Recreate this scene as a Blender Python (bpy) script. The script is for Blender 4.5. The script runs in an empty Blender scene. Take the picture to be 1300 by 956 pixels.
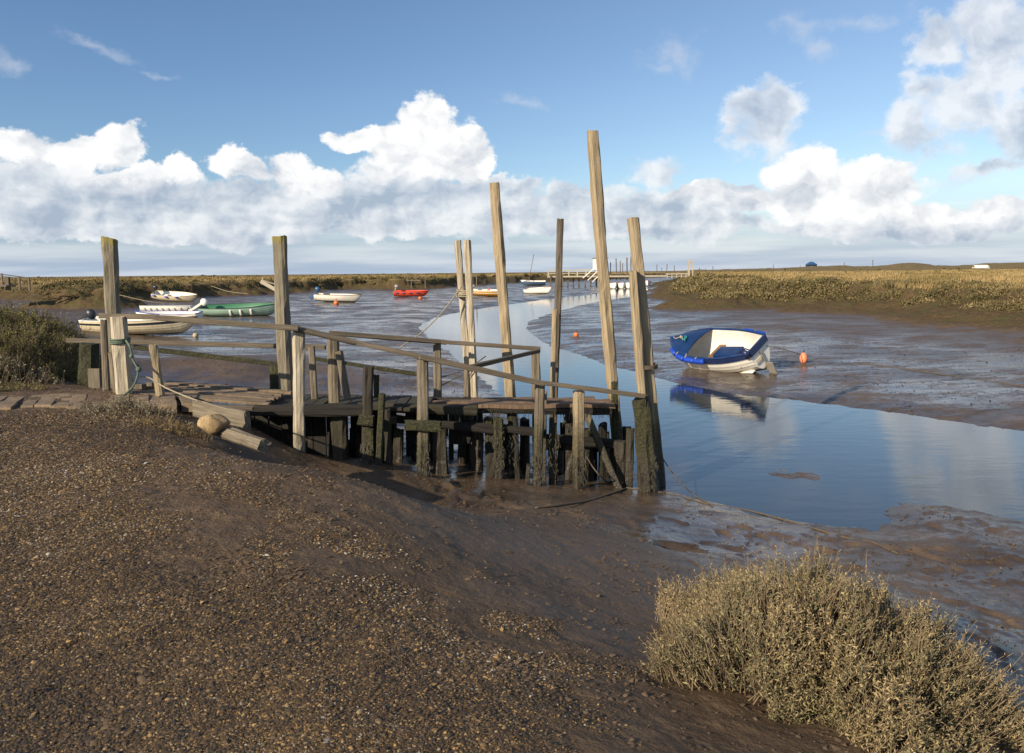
import bpy, math, random
import numpy as np
from mathutils import Vector, Matrix, Euler
random.seed(7); rng = np.random.default_rng(7)
R = math.radians
scn = bpy.context.scene
col = scn.collection
# ------------------------------------------------------------------ camera
F = 1011.1; EYE = 3.0
camd = bpy.data.cameras.new('camera'); cam = bpy.data.objects.new('camera', camd); col.objects.link(cam)
camd.lens = 28; camd.sensor_width = 36; camd.shift_y = -45/1300
camd.clip_start = 0.1; camd.clip_end = 9000
RM = Matrix.Rotation(R(90-4.92), 3, 'X') @ Matrix.Rotation(R(-0.53), 3, 'Z')
cam.rotation_euler = RM.to_euler(); cam.location = (0, 0, EYE)
scn.camera = cam
# ------------------------------------------------------------------ light
SUN_EL = 25.0
SUN_V = Vector((-0.70, -0.71, 0)).normalized()          # horizontal direction towards the sun
sv = Vector((SUN_V.x*math.cos(R(SUN_EL)), SUN_V.y*math.cos(R(SUN_EL)), math.sin(R(SUN_EL))))
sund = bpy.data.lights.new('sun', 'SUN'); sund.energy = 4.8; sund.angle = R(0.53); sund.color = (1.0, 0.85, 0.64)
sun = bpy.data.objects.new('sun', sund); col.objects.link(sun)
sun.rotation_euler = sv.to_track_quat('Z', 'Y').to_euler(); sun.location = (-20, -20, 20)
scn.view_settings.view_transform = 'Standard'; scn.view_settings.look = 'None'
scn.view_settings.exposure = 0.64; scn.view_settings.gamma = 1.0
# ------------------------------------------------------------------ pixel helpers (photo pixels, 1300 wide)
RN = np.array(RM)
def ray(px, py):
    return RN @ np.array([(px-650)/F, -(py-433)/F, -1.0])
def P(px, py, d):
    v = ray(px, py); t = d/v[1]
    return Vector((v[0]*t, d, EYE+v[2]*t))
def G(px, py, z=0.0):
    v = ray(px, py); t = (z-EYE)/v[2]
    return Vector((v[0]*t, v[1]*t, z))
# ------------------------------------------------------------------ world : Nishita sky + procedural clouds
W = bpy.data.worlds.new('World'); scn.world = W; W.use_nodes = True
nt = W.node_tree; nt.nodes.clear()
class NB:
    def __init__(s, nt): s.nt = nt
    def n(s, t, **k):
        n = s.nt.nodes.new(t)
        for a, b in k.items(): setattr(n, a, b)
        return n
    def put(s, sock, v):
        if isinstance(v, (int, float)): sock.default_value = v
        elif isinstance(v, (tuple, list)): 
            v = tuple(v)
            if len(sock.default_value) == 4 and len(v) == 3: v = v+(1,)
            sock.default_value = v
        else: s.nt.links.new(v, sock)
    def m(s, op, a, b=None, c=None, clamp=False):
        n = s.n('ShaderNodeMath', operation=op, use_clamp=clamp)
        s.put(n.inputs[0], a)
        if b is not None: s.put(n.inputs[1], b)
        if c is not None: s.put(n.inputs[2], c)
        return n.outputs[0]
    def v(s, op, a, b=None, out=0, scale=None):
        n = s.n('ShaderNodeVectorMath', operation=op)
        s.put(n.inputs[0], a)
        if b is not None: s.put(n.inputs[1], b)
        if scale is not None: s.put(n.inputs['Scale'], scale)
        return n.outputs['Value'] if op in ('LENGTH', 'DOT_PRODUCT') else n.outputs[0]
    def ss(s, x, lo, hi, a=0.0, b=1.0, lin=False):
        n = s.n('ShaderNodeMapRange'); n.interpolation_type = 'LINEAR' if lin else 'SMOOTHSTEP'; n.clamp = True
        s.put(n.inputs[0], x); s.put(n.inputs[1], lo); s.put(n.inputs[2], hi); s.put(n.inputs[3], a); s.put(n.inputs[4], b)
        return n.outputs[0]
    def mix(s, f, a, b, mode='MIX'):
        n = s.n('ShaderNodeMix', data_type='RGBA', blend_type=mode)
        s.put(n.inputs[0], f); s.put(n.inputs[6], a); s.put(n.inputs[7], b)
        return n.outputs[2]
    def noise(s, vec, scale, detail=6, rough=0.55, dist=0.0, ntype=None, lac=2.0):
        n = s.n('ShaderNodeTexNoise')
        if ntype: n.noise_type = ntype
        if vec is not None: s.nt.links.new(vec, n.inputs['Vector'])
        n.inputs['Scale'].default_value = scale; n.inputs['Detail'].default_value = detail
        n.inputs['Roughness'].default_value = rough; n.inputs['Distortion'].default_value = dist
        n.inputs['Lacunarity'].default_value = lac
        return n.outputs['Fac']
    def xyz(s, v):
        n = s.n('ShaderNodeSeparateXYZ'); s.nt.links.new(v, n.inputs[0]); return n.outputs
    def comb(s, x, y, z=0.0):
        n = s.n('ShaderNodeCombineXYZ'); s.put(n.inputs[0], x); s.put(n.inputs[1], y); s.put(n.inputs[2], z); return n.outputs[0]
w = NB(nt)
sky = w.n('ShaderNodeTexSky'); sky.sky_type = 'NISHITA'; sky.sun_disc = False
sky.sun_elevation = R(SUN_EL); sky.sun_rotation = math.atan2(SUN_V.x, SUN_V.y)
sky.air_density = 1.0; sky.dust_density = 0.4; sky.ozone_density = 1.6; sky.altitude = 0
tc = w.n('ShaderNodeTexCoord'); D = tc.outputs['Generated']
dx, dy, dz = w.xyz(D)
az = w.m('ARCTAN2', dx, dy); el = w.m('ARCSINE', dz)
def uv(px, py):
    v = ray(px, py); v = v/np.linalg.norm(v)
    return math.atan2(v[0], v[1]), math.asin(v[2])
# 3-D noise of the direction, vertical a little compressed near the horizon
q0 = w.comb(az, w.m('MULTIPLY', el, 1.15), 0.0)
wa = w.noise(q0, 9.0, 7, 0.60); wb = w.noise(w.v('ADD', q0, (7.3, 2.1, 4.0)), 9.0, 7, 0.60)
wc = w.noise(w.v('ADD', q0, (1.3, 9.1, 2.0)), 34.0, 5, 0.6)
warp = w.comb(w.m('MULTIPLY', w.m('SUBTRACT', wa, 0.5), 0.105), w.m('MULTIPLY', w.m('SUBTRACT', wb, 0.5), 0.085), 0.0)
pw = w.v('ADD', w.comb(az, el, 0.0), warp)
def field(blobs):
    cur = None
    for (px, py, rx, ry) in blobs:
        u, v = uv(px, py)
        k = math.cos(u)
        a = w.v('SUBTRACT', pw, (u, v, 0.0))
        a = w.v('MULTIPLY', a, (F/rx/k/k, F/ry/k, 0.0))
        l = w.v('LENGTH', a)
        if cur is None: cur = l
        else:
            cur = w.m('SMOOTH_MIN', cur, l, 0.25)
    return w.m('SUBTRACT', 1.0, cur)
white = [(540,158,40,36),(575,182,44,34),(478,170,52,16),(508,186,48,34),(520,212,70,24),(455,176,34,16),(605,205,26,32),(40,188,44,34),(95,196,30,28),(143,186,38,32),
         (232,216,34,16),(305,210,38,22),(368,218,38,28),(415,232,30,18),(10,185,30,26),(1015,214,64,34),(1105,250,84,44),(1050,262,84,40),(1178,278,56,22),(1270,272,56,18),(950,255,70,22),(160,232,60,20),(890,245,60,12)]
grey = [(60,246,120,46),(200,262,150,42),(330,268,170,44),(480,260,130,50),(600,262,110,36),(720,268,120,34),(800,272,90,30),
        (900,262,80,24),(930,238,46,13),(860,292,130,18),(1100,292,170,14),(640,238,60,14),(1240,290,90,14),(250,296,200,16),(520,292,160,18),(60,290,90,16)]
soft = [(968,158,48,36),(988,122,34,26),(948,140,36,28),(832,220,40,20),(1265,60,74,80),(1222,128,74,46),(1292,160,60,50),(1180,52,44,30),(1165,165,50,40),(1250,212,66,14),(1180,118,40,30)]
wisp = [(858,60,34,26),(838,75,26,12),(1012,38,34,18),(1045,62,28,16),(118,62,60,12),(200,88,30,8),(1100,22,60,14),(660,132,40,9),(1130,178,90,7),(1085,230,30,10),(0,75,26,16),(1215,225,60,16)]
fw = field(white); fg = field(grey); fs = field(wisp); fo = field(soft)
det = w.m('SUBTRACT', w.noise(q0, 26.0, 8, 0.62), 0.5)
fwd = w.m('ADD', fw, w.m('MULTIPLY', det, 0.95)); fgd = w.m('ADD', fg, w.m('MULTIPLY', det, 1.25)); fsd = w.m('ADD', fs, w.m('MULTIPLY', det, 2.6))
fod = w.m('ADD', fo, w.m('MULTIPLY', det, 1.9)); aso = w.m('MULTIPLY', w.ss(fod, -0.12, 0.55), 0.86)
aw = w.ss(fwd, 0.0, 0.24); ag = w.ss(fgd, -0.02, 0.30); asx = w.m('MULTIPLY', w.ss(fsd, -0.1, 1.2), 0.42)
# billow relief: difference of noise towards the light (up and to the left)
def lit(scale, dd, detail=5):
    a = w.noise(w.v('ADD', w.v('SCALE', q0, scale=1.0), w.v('SCALE', warp, scale=0.6)), scale, detail, 0.52)
    b = w.noise(w.v('ADD', w.v('ADD', q0, (-dd*0.8, dd, 0.0)), w.v('SCALE', warp, scale=0.6)), scale, detail, 0.52)
    return w.m('SUBTRACT', a, b)
L1 = lit(13.0, 0.022); L2 = lit(38.0, 0.008, 6)
relief = w.m('ADD', w.m('MULTIPLY', L1, 2.4), w.m('MULTIPLY', L2, 0.8)); rel2 = w.m('ADD', w.m('MULTIPLY', L1, 2.4), w.m('MULTIPLY', L2, 0.35))
streak = w.noise(w.comb(w.m('MULTIPLY', az, 3.0), w.m('MULTIPLY', el, 42.0), 3.0), 1.3, 5, 0.55)
# white puffs: bright where thick-top; grey decks: darker towards centre
shw = w.m('ADD', 0.88, w.m('MULTIPLY', relief, 1.0))
shw = w.m('SUBTRACT', shw, w.m('MULTIPLY', w.ss(el, 0.13, 0.04), 0.16))
shg = w.m('ADD', w.m('ADD', w.m('ADD', 0.36, w.m('MULTIPLY', relief, 1.25)), w.m('MULTIPLY', w.ss(fgd, 0.7, 0.05), 0.22)), w.m('MULTIPLY', w.ss(streak, 0.3, 0.7), 0.18))
sho = w.m('ADD', w.m('ADD', 0.58, w.m('MULTIPLY', relief, 1.1)), w.m('MULTIPLY', w.ss(fod, 0.9, 0.1), 0.25))
colramp = lambda s: w.mix(w.ss(s, 0.0, 1.0, lin=True), (3.8, 4.6, 5.8), (10.6, 10.6, 10.5))
cw = colramp(shw); cg = w.mix(w.ss(shg, 0.0, 1.0, lin=True), (4.1, 4.9, 6.1), (9.2, 9.4, 9.6)); co = w.mix(w.ss(sho, 0.0, 1.0, lin=True), (4.3, 5.1, 6.3), (9.2, 9.4, 9.7))
# open sky, bluer and a little darker aloft, pale towards the horizon
skyc = w.mix(1.0, sky.outputs[0], w.mix(w.ss(az, -0.5, 0.6), (0.88, 1.05, 1.26), (1.22, 1.26, 1.34)), 'MULTIPLY')
hz = w.ss(el, 0.115, 0.0)
hzc = w.mix(w.ss(streak, 0.35, 0.68), (4.1, 5.1, 6.7), (6.8, 7.4, 8.3))
c = w.mix(w.m('MULTIPLY', hz, 0.92), skyc, hzc)
# scattered clouds outside the picture, so other directions and reflections have a sky too
oth = w.noise(w.v('ADD', D, w.v('SCALE', warp, scale=2.0)), 2.6, 9, 0.58)
front = w.m('MULTIPLY', w.ss(w.m('ABSOLUTE', az), 0.86, 0.62), w.ss(el, 0.62, 0.40))
ao = w.m('MULTIPLY', w.ss(oth, 0.52, 0.64), w.m('SUBTRACT', 1.0, front))
c = w.mix(ao, c, w.mix(w.ss(oth, 0.52, 0.8), (8.6, 8.7, 8.9), (3.9, 4.6, 5.6)))
c = w.mix(asx, c, (7.0, 7.3, 8.2))
c = w.mix(aw, c, cw)
c = w.mix(aso, c, co)
c = w.mix(w.m('MULTIPLY', ag, 0.90), c, cg)
bg = w.n('ShaderNodeBackground'); w.put(bg.inputs[0], c); bg.inputs[1].default_value = 0.064
wo = w.n('ShaderNodeOutputWorld'); nt.links.new(bg.outputs[0], wo.inputs[0])
W.cycles.sampling_method = 'MANUAL'; W.cycles.sample_map_resolution = 512

# ------------------------------------------------------------------ object helpers
def tag(o, label=None, cat=None, group=None, kind=None):
    if label: o['label'] = label
    if cat: o['category'] = cat
    if group: o['group'] = group
    if kind: o['kind'] = kind
    return o
def thing(name, label, cat, loc=(0,0,0), group=None, rot=None):
    o = bpy.data.objects.new(name, None); col.objects.link(o); o.location = loc
    o.empty_display_size = 0.2
    if rot is not None: o.rotation_euler = rot
    return tag(o, label, cat, group)
def mk(name, verts, faces, mat, parent=None, loc=(0,0,0), rot=None, smooth=True, attrs=None):
    me = bpy.data.meshes.new(name)
    verts = np.asarray(verts, dtype=np.float32)
    if isinstance(faces, np.ndarray):
        nf, k = faces.shape
        me.vertices.add(len(verts)); me.vertices.foreach_set('co', verts.ravel())
        me.loops.add(nf*k); me.loops.foreach_set('vertex_index', faces.ravel().astype(np.int32))
        me.polygons.add(nf); me.polygons.foreach_set('loop_start', np.arange(0, nf*k, k, dtype=np.int32))
        try: me.polygons.foreach_set('loop_total', np.full(nf, k, dtype=np.int32))
        except Exception: pass
        me.update(calc_edges=True)
    else:
        me.from_pydata([tuple(map(float, v)) for v in verts], [], faces)
    if smooth:
        me.polygons.foreach_set('use_smooth', np.ones(len(me.polygons), dtype=bool))
    if attrs:
        for k_, a in attrs.items():
            at = me.attributes.new(k_, 'FLOAT', 'POINT'); at.data.foreach_set('value', np.asarray(a, dtype=np.float32))
    me.materials.append(mat)
    o = bpy.data.objects.new(name, me); col.objects.link(o)
    o.location = loc
    if rot is not None: o.rotation_euler = rot
    if parent: o.parent = parent
    return o
# numpy value-gradient noise
_perm = rng.permutation(4096); _g = rng.uniform(-1, 1, (4096,))
def vnoise(x, y):
    xi = np.floor(x).astype(int); yi = np.floor(y).astype(int); fx = x-xi; fy = y-yi
    fx = fx*fx*fx*(fx*(fx*6-15)+10); fy = fy*fy*fy*(fy*(fy*6-15)+10)
    def h(a, b): return _g[_perm[(_perm[a & 4095]+b) & 4095]]
    return (h(xi, yi)*(1-fx)+h(xi+1, yi)*fx)*(1-fy)+(h(xi, yi+1)*(1-fx)+h(xi+1, yi+1)*fx)*fy
def fbm(x, y, o=4, g=0.5):
    s = 0; a = 1; t = 0
    for i in range(o):
        s = s+a*vnoise(x*2**i+17.3*i, y*2**i-9.1*i); t += a; a *= g
    return s/t
def sstep(x, a, b):
    t = np.clip((x-a)/(b-a), 0, 1); return t*t*(3-2*t)
# ------------------------------------------------------------------ materials
def newmat(name):
    m = bpy.data.materials.new(name); m.use_nodes = True
    t = m.node_tree; b = t.nodes['Principled BSDF']; return m, NB(t), b
def bump(w, b, h, strength=0.5, dist=0.02):
    n = w.n('ShaderNodeBump'); n.inputs['Strength'].default_value = strength; n.inputs['Distance'].default_value = dist
    w.put(n.inputs['Height'], h); w.nt.links.new(n.outputs[0], b.inputs['Normal'])
def pos(w): return w.n('ShaderNodeNewGeometry').outputs['Position']
def objc(w): return w.n('ShaderNodeTexCoord').outputs['Object']
def attr(w, name): 
    n = w.n('ShaderNodeAttribute'); n.attribute_name = name; return n.outputs['Fac']
def paint(name, c, rough=0.45, var=0.12, dirt=0.35, dirtc=(0.09,0.07,0.045)):
    m, w, b = newmat(name); o = objc(w)
    n1 = w.noise(o, 3.0, 6, 0.6); n2 = w.noise(o, 22.0, 5, 0.65)
    c1 = w.mix(w.ss(n1, 0.3, 0.7), tuple(x*(1-var) for x in c), tuple(min(1, x*(1+var)) for x in c))
    d = w.m('MULTIPLY', w.ss(w.m('ADD', w.m('MULTIPLY', n1, 0.5), w.m('MULTIPLY', n2, 0.5)), 0.50, 0.66), dirt)
    w.put(b.inputs['Base Color'], w.mix(d, c1, dirtc))
    w.put(b.inputs['Roughness'], w.ss(n2, 0.3, 0.7, rough-0.08, rough+0.15))
    bump(w, b, n2, 0.15, 0.004)
    return m
def hullpaint(name, c, weed=(0.07,0.08,0.03), line=0.18, rough=0.4):
    m, w, b = newmat(name); o = objc(w); X = w.xyz(o)
    n1 = w.noise(o, 4.0, 6, 0.65); n2 = w.noise(o, 25.0, 5, 0.65)
    wl = w.ss(w.m('SUBTRACT', X[2], w.m('MULTIPLY', w.m('SUBTRACT', n1, 0.5), 0.12)), line-0.03, line+0.05, 1.0, 0.0)
    c1 = w.mix(w.ss(n1, 0.3, 0.75), c, tuple(x*0.82 for x in c))
    c1 = w.mix(w.m('MULTIPLY', w.ss(n2, 0.56, 0.72), 0.35), c1, (0.16,0.12,0.07))
    w.put(b.inputs['Base Color'], w.mix(w.m('MULTIPLY', wl, 0.85), c1, weed))
    w.put(b.inputs['Roughness'], rough); bump(w, b, n2, 0.12, 0.004)
    return m
def timber_mat(name, a, bcol, moss=1.0, mossz=(0.75, 1.35), lichen=False, wetz=(0.25, 0.75)):
    m, w, b = newmat(name); o = objc(w); p = pos(w); X = w.xyz(o)
    st = w.v('MULTIPLY', o, (34.0, 34.0, 1.7))
    g = w.noise(st, 1.0, 6, 0.62, 0.6); g2 = w.noise(w.v('MULTIPLY', o, (90.0, 90.0, 3.0)), 1.0, 4, 0.6)
    big = w.noise(o, 2.6, 5, 0.6); fine = w.noise(o, 30.0, 5, 0.65)
    c = w.mix(w.ss(g, 0.32, 0.68), a, bcol)
    c = w.mix(w.m('MULTIPLY', w.ss(g2, 0.58, 0.72), 0.75), c, tuple(x*0.22 for x in bcol))
    c = w.mix(w.m('MULTIPLY', w.ss(big, 0.5, 0.72), 0.45), c, tuple(x*0.45 for x in a))
    # knots
    vo = w.n('ShaderNodeTexVoronoi'); w.put(vo.inputs['Vector'], w.v('MULTIPLY', o, (5.0, 5.0, 2.2))); vo.inputs['Scale'].default_value = 1.0
    c = w.mix(w.m('MULTIPLY', w.ss(vo.outputs['Distance'], 0.13, 0.07), 0.8), c, (0.05,0.035,0.02))
    Z = w.xyz(p)[2]
    zn = w.m('ADD', Z, w.m('MULTIPLY', w.m('SUBTRACT', big, 0.5), 1.5)); zn = w.m('ADD', zn, w.m('MULTIPLY', w.m('SUBTRACT', fine, 0.5), 0.5))
    mo = w.m('MULTIPLY', w.ss(zn, mossz[1], mossz[0]), moss)
    mosc = w.mix(w.ss(fine, 0.35, 0.72), (0.013, 0.014, 0.006), (0.055, 0.052, 0.015))
    c = w.mix(mo, c, mosc)
    we = w.ss(w.m('ADD', Z, w.m('MULTIPLY', w.m('SUBTRACT', fine, 0.5), 0.9)), wetz[1], wetz[0])
    c = w.mix(w.m('MULTIPLY', we, 0.85), c, w.mix(w.ss(fine, 0.55, 0.75), (0.022,0.017,0.012), (0.10,0.085,0.06)))
    if lichen:
        t = attr(w, 'top')
        li = w.ss(w.m('ADD', t, w.m('MULTIPLY', w.m('SUBTRACT', fine, 0.5), 0.35)), 0.16, 0.03)
        c = w.mix(w.m('MULTIPLY', li, 0.85), c, (0.20, 0.17, 0.035))
        li2 = w.m('MULTIPLY', w.ss(fine, 0.56, 0.66), w.ss(big, 0.42, 0.6))
        c = w.mix(w.m('MULTIPLY', li2, 0.5), c, (0.20, 0.22, 0.15))
    w.put(b.inputs['Base Color'], c)
    w.put(b.inputs['Roughness'], w.ss(we, 0, 1, 0.85, 0.45))
    bump(w, b, w.m('ADD', w.m('ADD', g, w.m('MULTIPLY', g2, 0.6)), w.m('MULTIPLY', w.m('MULTIPLY', mo, fine), 3.0)), 0.8, 0.012)
    return m
M = {}
M['pale'] = timber_mat('pale_timber', (0.34,0.27,0.17), (0.22,0.17,0.105), moss=0.75, mossz=(0.7,1.5))
M['grey'] = timber_mat('grey_timber', (0.185,0.155,0.11), (0.10,0.08,0.056), moss=0.8, mossz=(0.7,1.35))
M['lich'] = timber_mat('lichened_timber', (0.215,0.19,0.135), (0.12,0.10,0.072), moss=0.6, mossz=(0.9,1.6), lichen=True)
M['white'] = timber_mat('bleached_timber', (0.46,0.41,0.32), (0.26,0.21,0.14), moss=0.6, mossz=(0.5,1.1))
M['rail'] = timber_mat('rail_timber', (0.13,0.105,0.075), (0.075,0.06,0.042), moss=0.0)
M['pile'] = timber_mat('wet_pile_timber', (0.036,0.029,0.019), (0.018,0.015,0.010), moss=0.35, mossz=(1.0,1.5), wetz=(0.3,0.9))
M['deck'] = timber_mat('deck_timber', (0.17,0.11,0.068), (0.09,0.058,0.038), moss=0.0, wetz=(-2,-1))
M['black'] = timber_mat('shade_black_wet_timber', (0.014,0.011,0.008), (0.008,0.007,0.005), moss=0.1, mossz=(0.2,0.6), wetz=(-2,-1))  # near-black wet wood, with the shade under the deck put into its colour
M['mossy'] = timber_mat('mossy_timber', (0.065,0.062,0.026), (0.035,0.033,0.015), moss=1.0, mossz=(2.0,2.8))
def plain(name, c, rough=0.6, metal=0.0, sp=None):
    m, w, b = newmat(name); o = objc(w); n = w.noise(o, 18.0, 5, 0.6)
    w.put(b.inputs['Base Color'], w.mix(w.ss(n, 0.35, 0.7), c, tuple(x*0.72 for x in c)))
    b.inputs['Roughness'].default_value = rough; b.inputs['Metallic'].default_value = metal
    bump(w, b, n, 0.2, 0.004); return m
M['rope'] = plain('pale_rope', (0.30,0.26,0.18), 0.9); M['grope'] = plain('green_rope', (0.10,0.135,0.10), 0.9); M['drope'] = plain('muddy_rope', (0.09,0.070,0.048), 0.9)
M['white_paint'] = paint('white_paint', (0.78,0.76,0.70)); M['cream'] = paint('cream_paint', (0.66,0.58,0.42))
M['blue'] = paint('blue_paint', (0.006,0.026,0.095), 0.3, dirt=0.15); M['navy'] = paint('navy_paint', (0.012,0.025,0.09), 0.35, dirt=0.1)
M['fender'] = paint('blue_fender', (0.01,0.05,0.36), 0.3, dirt=0.1); M['brown'] = paint('varnished_wood', (0.17,0.09,0.04), 0.5)
M['dark'] = plain('dark_metal', (0.025,0.03,0.04), 0.4); M['mblue'] = plain('blue_cowling', (0.03,0.09,0.22), 0.35); M['teal'] = plain('teal_rope', (0.02,0.22,0.22), 0.8)
M['greenp'] = paint('green_paint', (0.035,0.14,0.075)); M['yellow'] = paint('yellow_paint', (0.55,0.27,0.05)); M['red'] = paint('red_paint', (0.55,0.045,0.02), dirt=0.15)
M['orange'] = plain('orange_buoy', (0.62,0.16,0.045), 0.5); M['pink'] = plain('pink_buoy', (0.72,0.25,0.13), 0.5); M['ball'] = plain('cream_buoy', (0.40,0.33,0.20), 0.6)
M['grey_p'] = plain('grey_plastic', (0.30,0.30,0.30), 0.4)
M['bleached_rail'] = plain('bleached_rail', (0.42,0.37,0.28), 0.8)

# ------------------------------------------------------------------ terrain
WATER_PX = [(826,363),(800,364.5),(772,367),(758,373),(700,379),(648,386),(600,393),(560,401),(540,409),(534,416),(545,428),(566,446),(592,468),(622,492),(648,515),(668,545),(680,575),(700,598),(740,612),(800,618),(845,623),(900,637),(950,650),(1000,659),(1060,668),(1108,673),(1122,664),(1122,648),(1150,640),(1200,643),(1260,655),(1300,662),(1420,690),(1420,575),(1300,548),(1180,531),(1060,514),(1000,507),(950,503),(890,492),(848,484),(815,474),(782,467),(767,460),(735,450),(710,443),(686,430),(670,418),(672,408),(694,400),(730,389),(758,383),(800,377),(822,370)]
RIGHT_PX = [(823,391),(850,393),(875,394),(930,394),(979,394),(1027,400),(1115,411),(1190,419),(1300,432),(1500,458)]
LEFT_PX = [(700,357.5),(645,359.5),(600,363),(560,366),(500,367.5),(450,367),(400,369),(350,373),(300,375),(262,376),(235,381),(205,387),(175,392),(150,395),(110,395),(60,389),(0,381),(-200,378)]
def g2(l, z): 
    return [(G(a, b, z).x, G(a, b, z).y) for a, b in l]
wpoly = g2(WATER_PX, 0.0)
rp = g2(RIGHT_PX, 0.45)
rpoly = [(G(832,359.5,0.45).x, G(832,359.5,0.45).y), (G(829,368,0.45).x, G(829,368,0.45).y)]+rp+[(400,30),(6000,200),(6000,6000),(1500,6000)]
lp = g2(LEFT_PX, 0.45)
lpoly = [(60,330)]+lp+[(-400,60),(-6000,100),(-6000,6000),(1500,6000),(120,420)]
def sd(poly, x, y):
    """signed distance, positive inside"""
    p = np.array(poly); n = len(p); best = np.full(x.shape, 1e18); ins = np.zeros(x.shape, bool)
    for i in range(n):
        a = p[i]; b = p[(i+1) % n]; e = b-a; L = e@e+1e-12
        t = np.clip(((x-a[0])*e[0]+(y-a[1])*e[1])/L, 0, 1)
        best = np.minimum(best, (x-a[0]-t*e[0])**2+(y-a[1]-t*e[1])**2)
        c = (a[1] > y) != (b[1] > y)
        if abs(e[1]) > 1e-12: ins ^= c & (x < e[0]*(y-a[1])/e[1]+a[0])
    d = np.sqrt(best); return np.where(ins, d, -d)
CP = [(0,950,1.36),(300,950,1.36),(600,950,1.33),(800,950,1.25),(-200,800,1.4),(0,760,1.37),(200,760,1.37),(400,760,1.33),(550,760,1.18),(700,800,1.08),(850,870,1.02),
      (0,640,1.38),(150,640,1.38),(300,640,1.36),(420,660,1.30),(500,680,1.20),(600,700,0.99),(700,730,0.82),(800,760,0.72),(860,800,0.74),(880,745,0.52),(845,705,0.48),(760,680,0.48),(700,670,0.52),
      (0,560,1.41),(150,545,1.41),(250,570,1.39),(330,585,1.34),(400,595,1.29),(450,608,1.22),(500,624,1.10),(560,643,0.92),(620,655,0.66),(680,650,0.42),(740,640,0.25),(800,640,0.17),(850,650,0.14),
      (0,505,1.44),(80,508,1.44),(150,512,1.43),(0,485,1.40),(50,480,1.38),
      (880,700,0.14),(900,690,0.11),(1000,700,0.10),(1100,700,0.09),(1200,690,0.09),(1300,700,0.09),(1200,740,0.12),(1290,790,0.14),(1450,800,0.15),(1000,745,0.40),(1100,770,0.40),(1200,800,0.40),(1290,866,0.35),(1000,850,0.84),(1130,880,0.84),(1230,920,0.8),(960,950,1.1),(1300,956,0.7),(950,720,0.24),
      (1250,655,0.05),(1180,650,0.05),(1160,660,0.05),
      (1050,490,0.14),(1200,500,0.18),(1300,520,0.16),(1000,450,0.26),(900,480,0.05),(900,430,0.26),(1150,440,0.34),(1290,460,0.36),(900,400,0.40),(1100,412,0.45),(1290,430,0.5),(1450,520,0.3),(800,440,0.14),(830,420,0.25),(760,410,0.2),(800,390,0.22),(720,425,0.1),
      (200,480,0.16),(300,485,0.13),(350,480,0.13),(230,458,0.50),(330,463,0.46),(400,463,0.48),(250,444,0.16),(350,446,0.15),(470,470,0.24),(540,478,0.18),(590,486,0.12),(450,492,0.11),(520,492,0.10),(160,455,0.4),(480,468,0.36),(110,445,0.5),
      (300,430,0.15),(200,428,0.2),(120,425,0.4),(450,430,0.13),(500,410,0.13),(400,400,0.18),(250,402,0.22),(330,395,0.25),(150,408,0.35),(60,410,0.7),(0,420,1.1),(50,395,0.55),(0,390,0.6),(430,382,0.25),(550,382,0.2),(640,375,0.2),(700,368,0.25),(750,362,0.25)]
XY = [(G(a, b, z).x, G(a, b, z).y, z) for a, b, z in CP]
XY += [(-4.9,11.3,1.36),(-4.2,11.0,1.25),(-3.3,10.0,1.02),(-3.0,11.0,0.55),(-2.45,9.2,0.66),(-1.75,8.7,0.50),(-1.25,8.35,0.42),(-0.75,8.5,0.34),(-0.9,9.3,0.28),(-0.3,8.9,0.32),(-2.2,11.2,0.40),(-1.6,9.9,0.50),(-1.2,11.5,0.26),(-0.7,10.2,0.30),(0,11.3,0.16),(-6.2,12.5,1.15),(-5.0,12.8,0.45),(-3.8,12.6,0.25),(-2.5,12.8,0.16),(-1,13,0.12),(-4.5,15,0.15),
       (-6.8,14.5,0.85),(-9.0,13.0,1.5),(-10,16,1.5),(-8.0,17.5,0.5),(-12,22,0.9),(-6,18,0.2),(-14,14,1.6),(-20,20,1.7),(-14,6,1.5),(8,2,0.9),(12,6,0.15),(0,0.5,1.36),(-6,1,1.42)]
XY = np.array(XY)
def tl(x, y):
    th = np.clip(np.arctan2(x, y), -1.1, 1.1); lr = np.log(np.clip(np.hypot(x, y), 2.0, 200)); return th*1.0, lr*0.9
cth, clr = tl(XY[:,0], XY[:,1])
def phi(d2): return np.sqrt(d2+0.0016)
A = phi((cth[:,None]-cth)**2+(clr[:,None]-clr)**2)
nC = len(XY); Am = np.block([[A-0.004*np.eye(nC), np.ones((nC,1))],[np.ones((1,nC)), np.zeros((1,1))]])
wts = np.linalg.solve(Am, np.concatenate([XY[:,2], [0]]))
def base(x, y):
    th, lr = tl(x, y); s = np.full(x.shape, wts[-1])
    for i in range(nC): s += wts[i]*phi((th-cth[i])**2+(lr-clr[i])**2)
    return s
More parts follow.
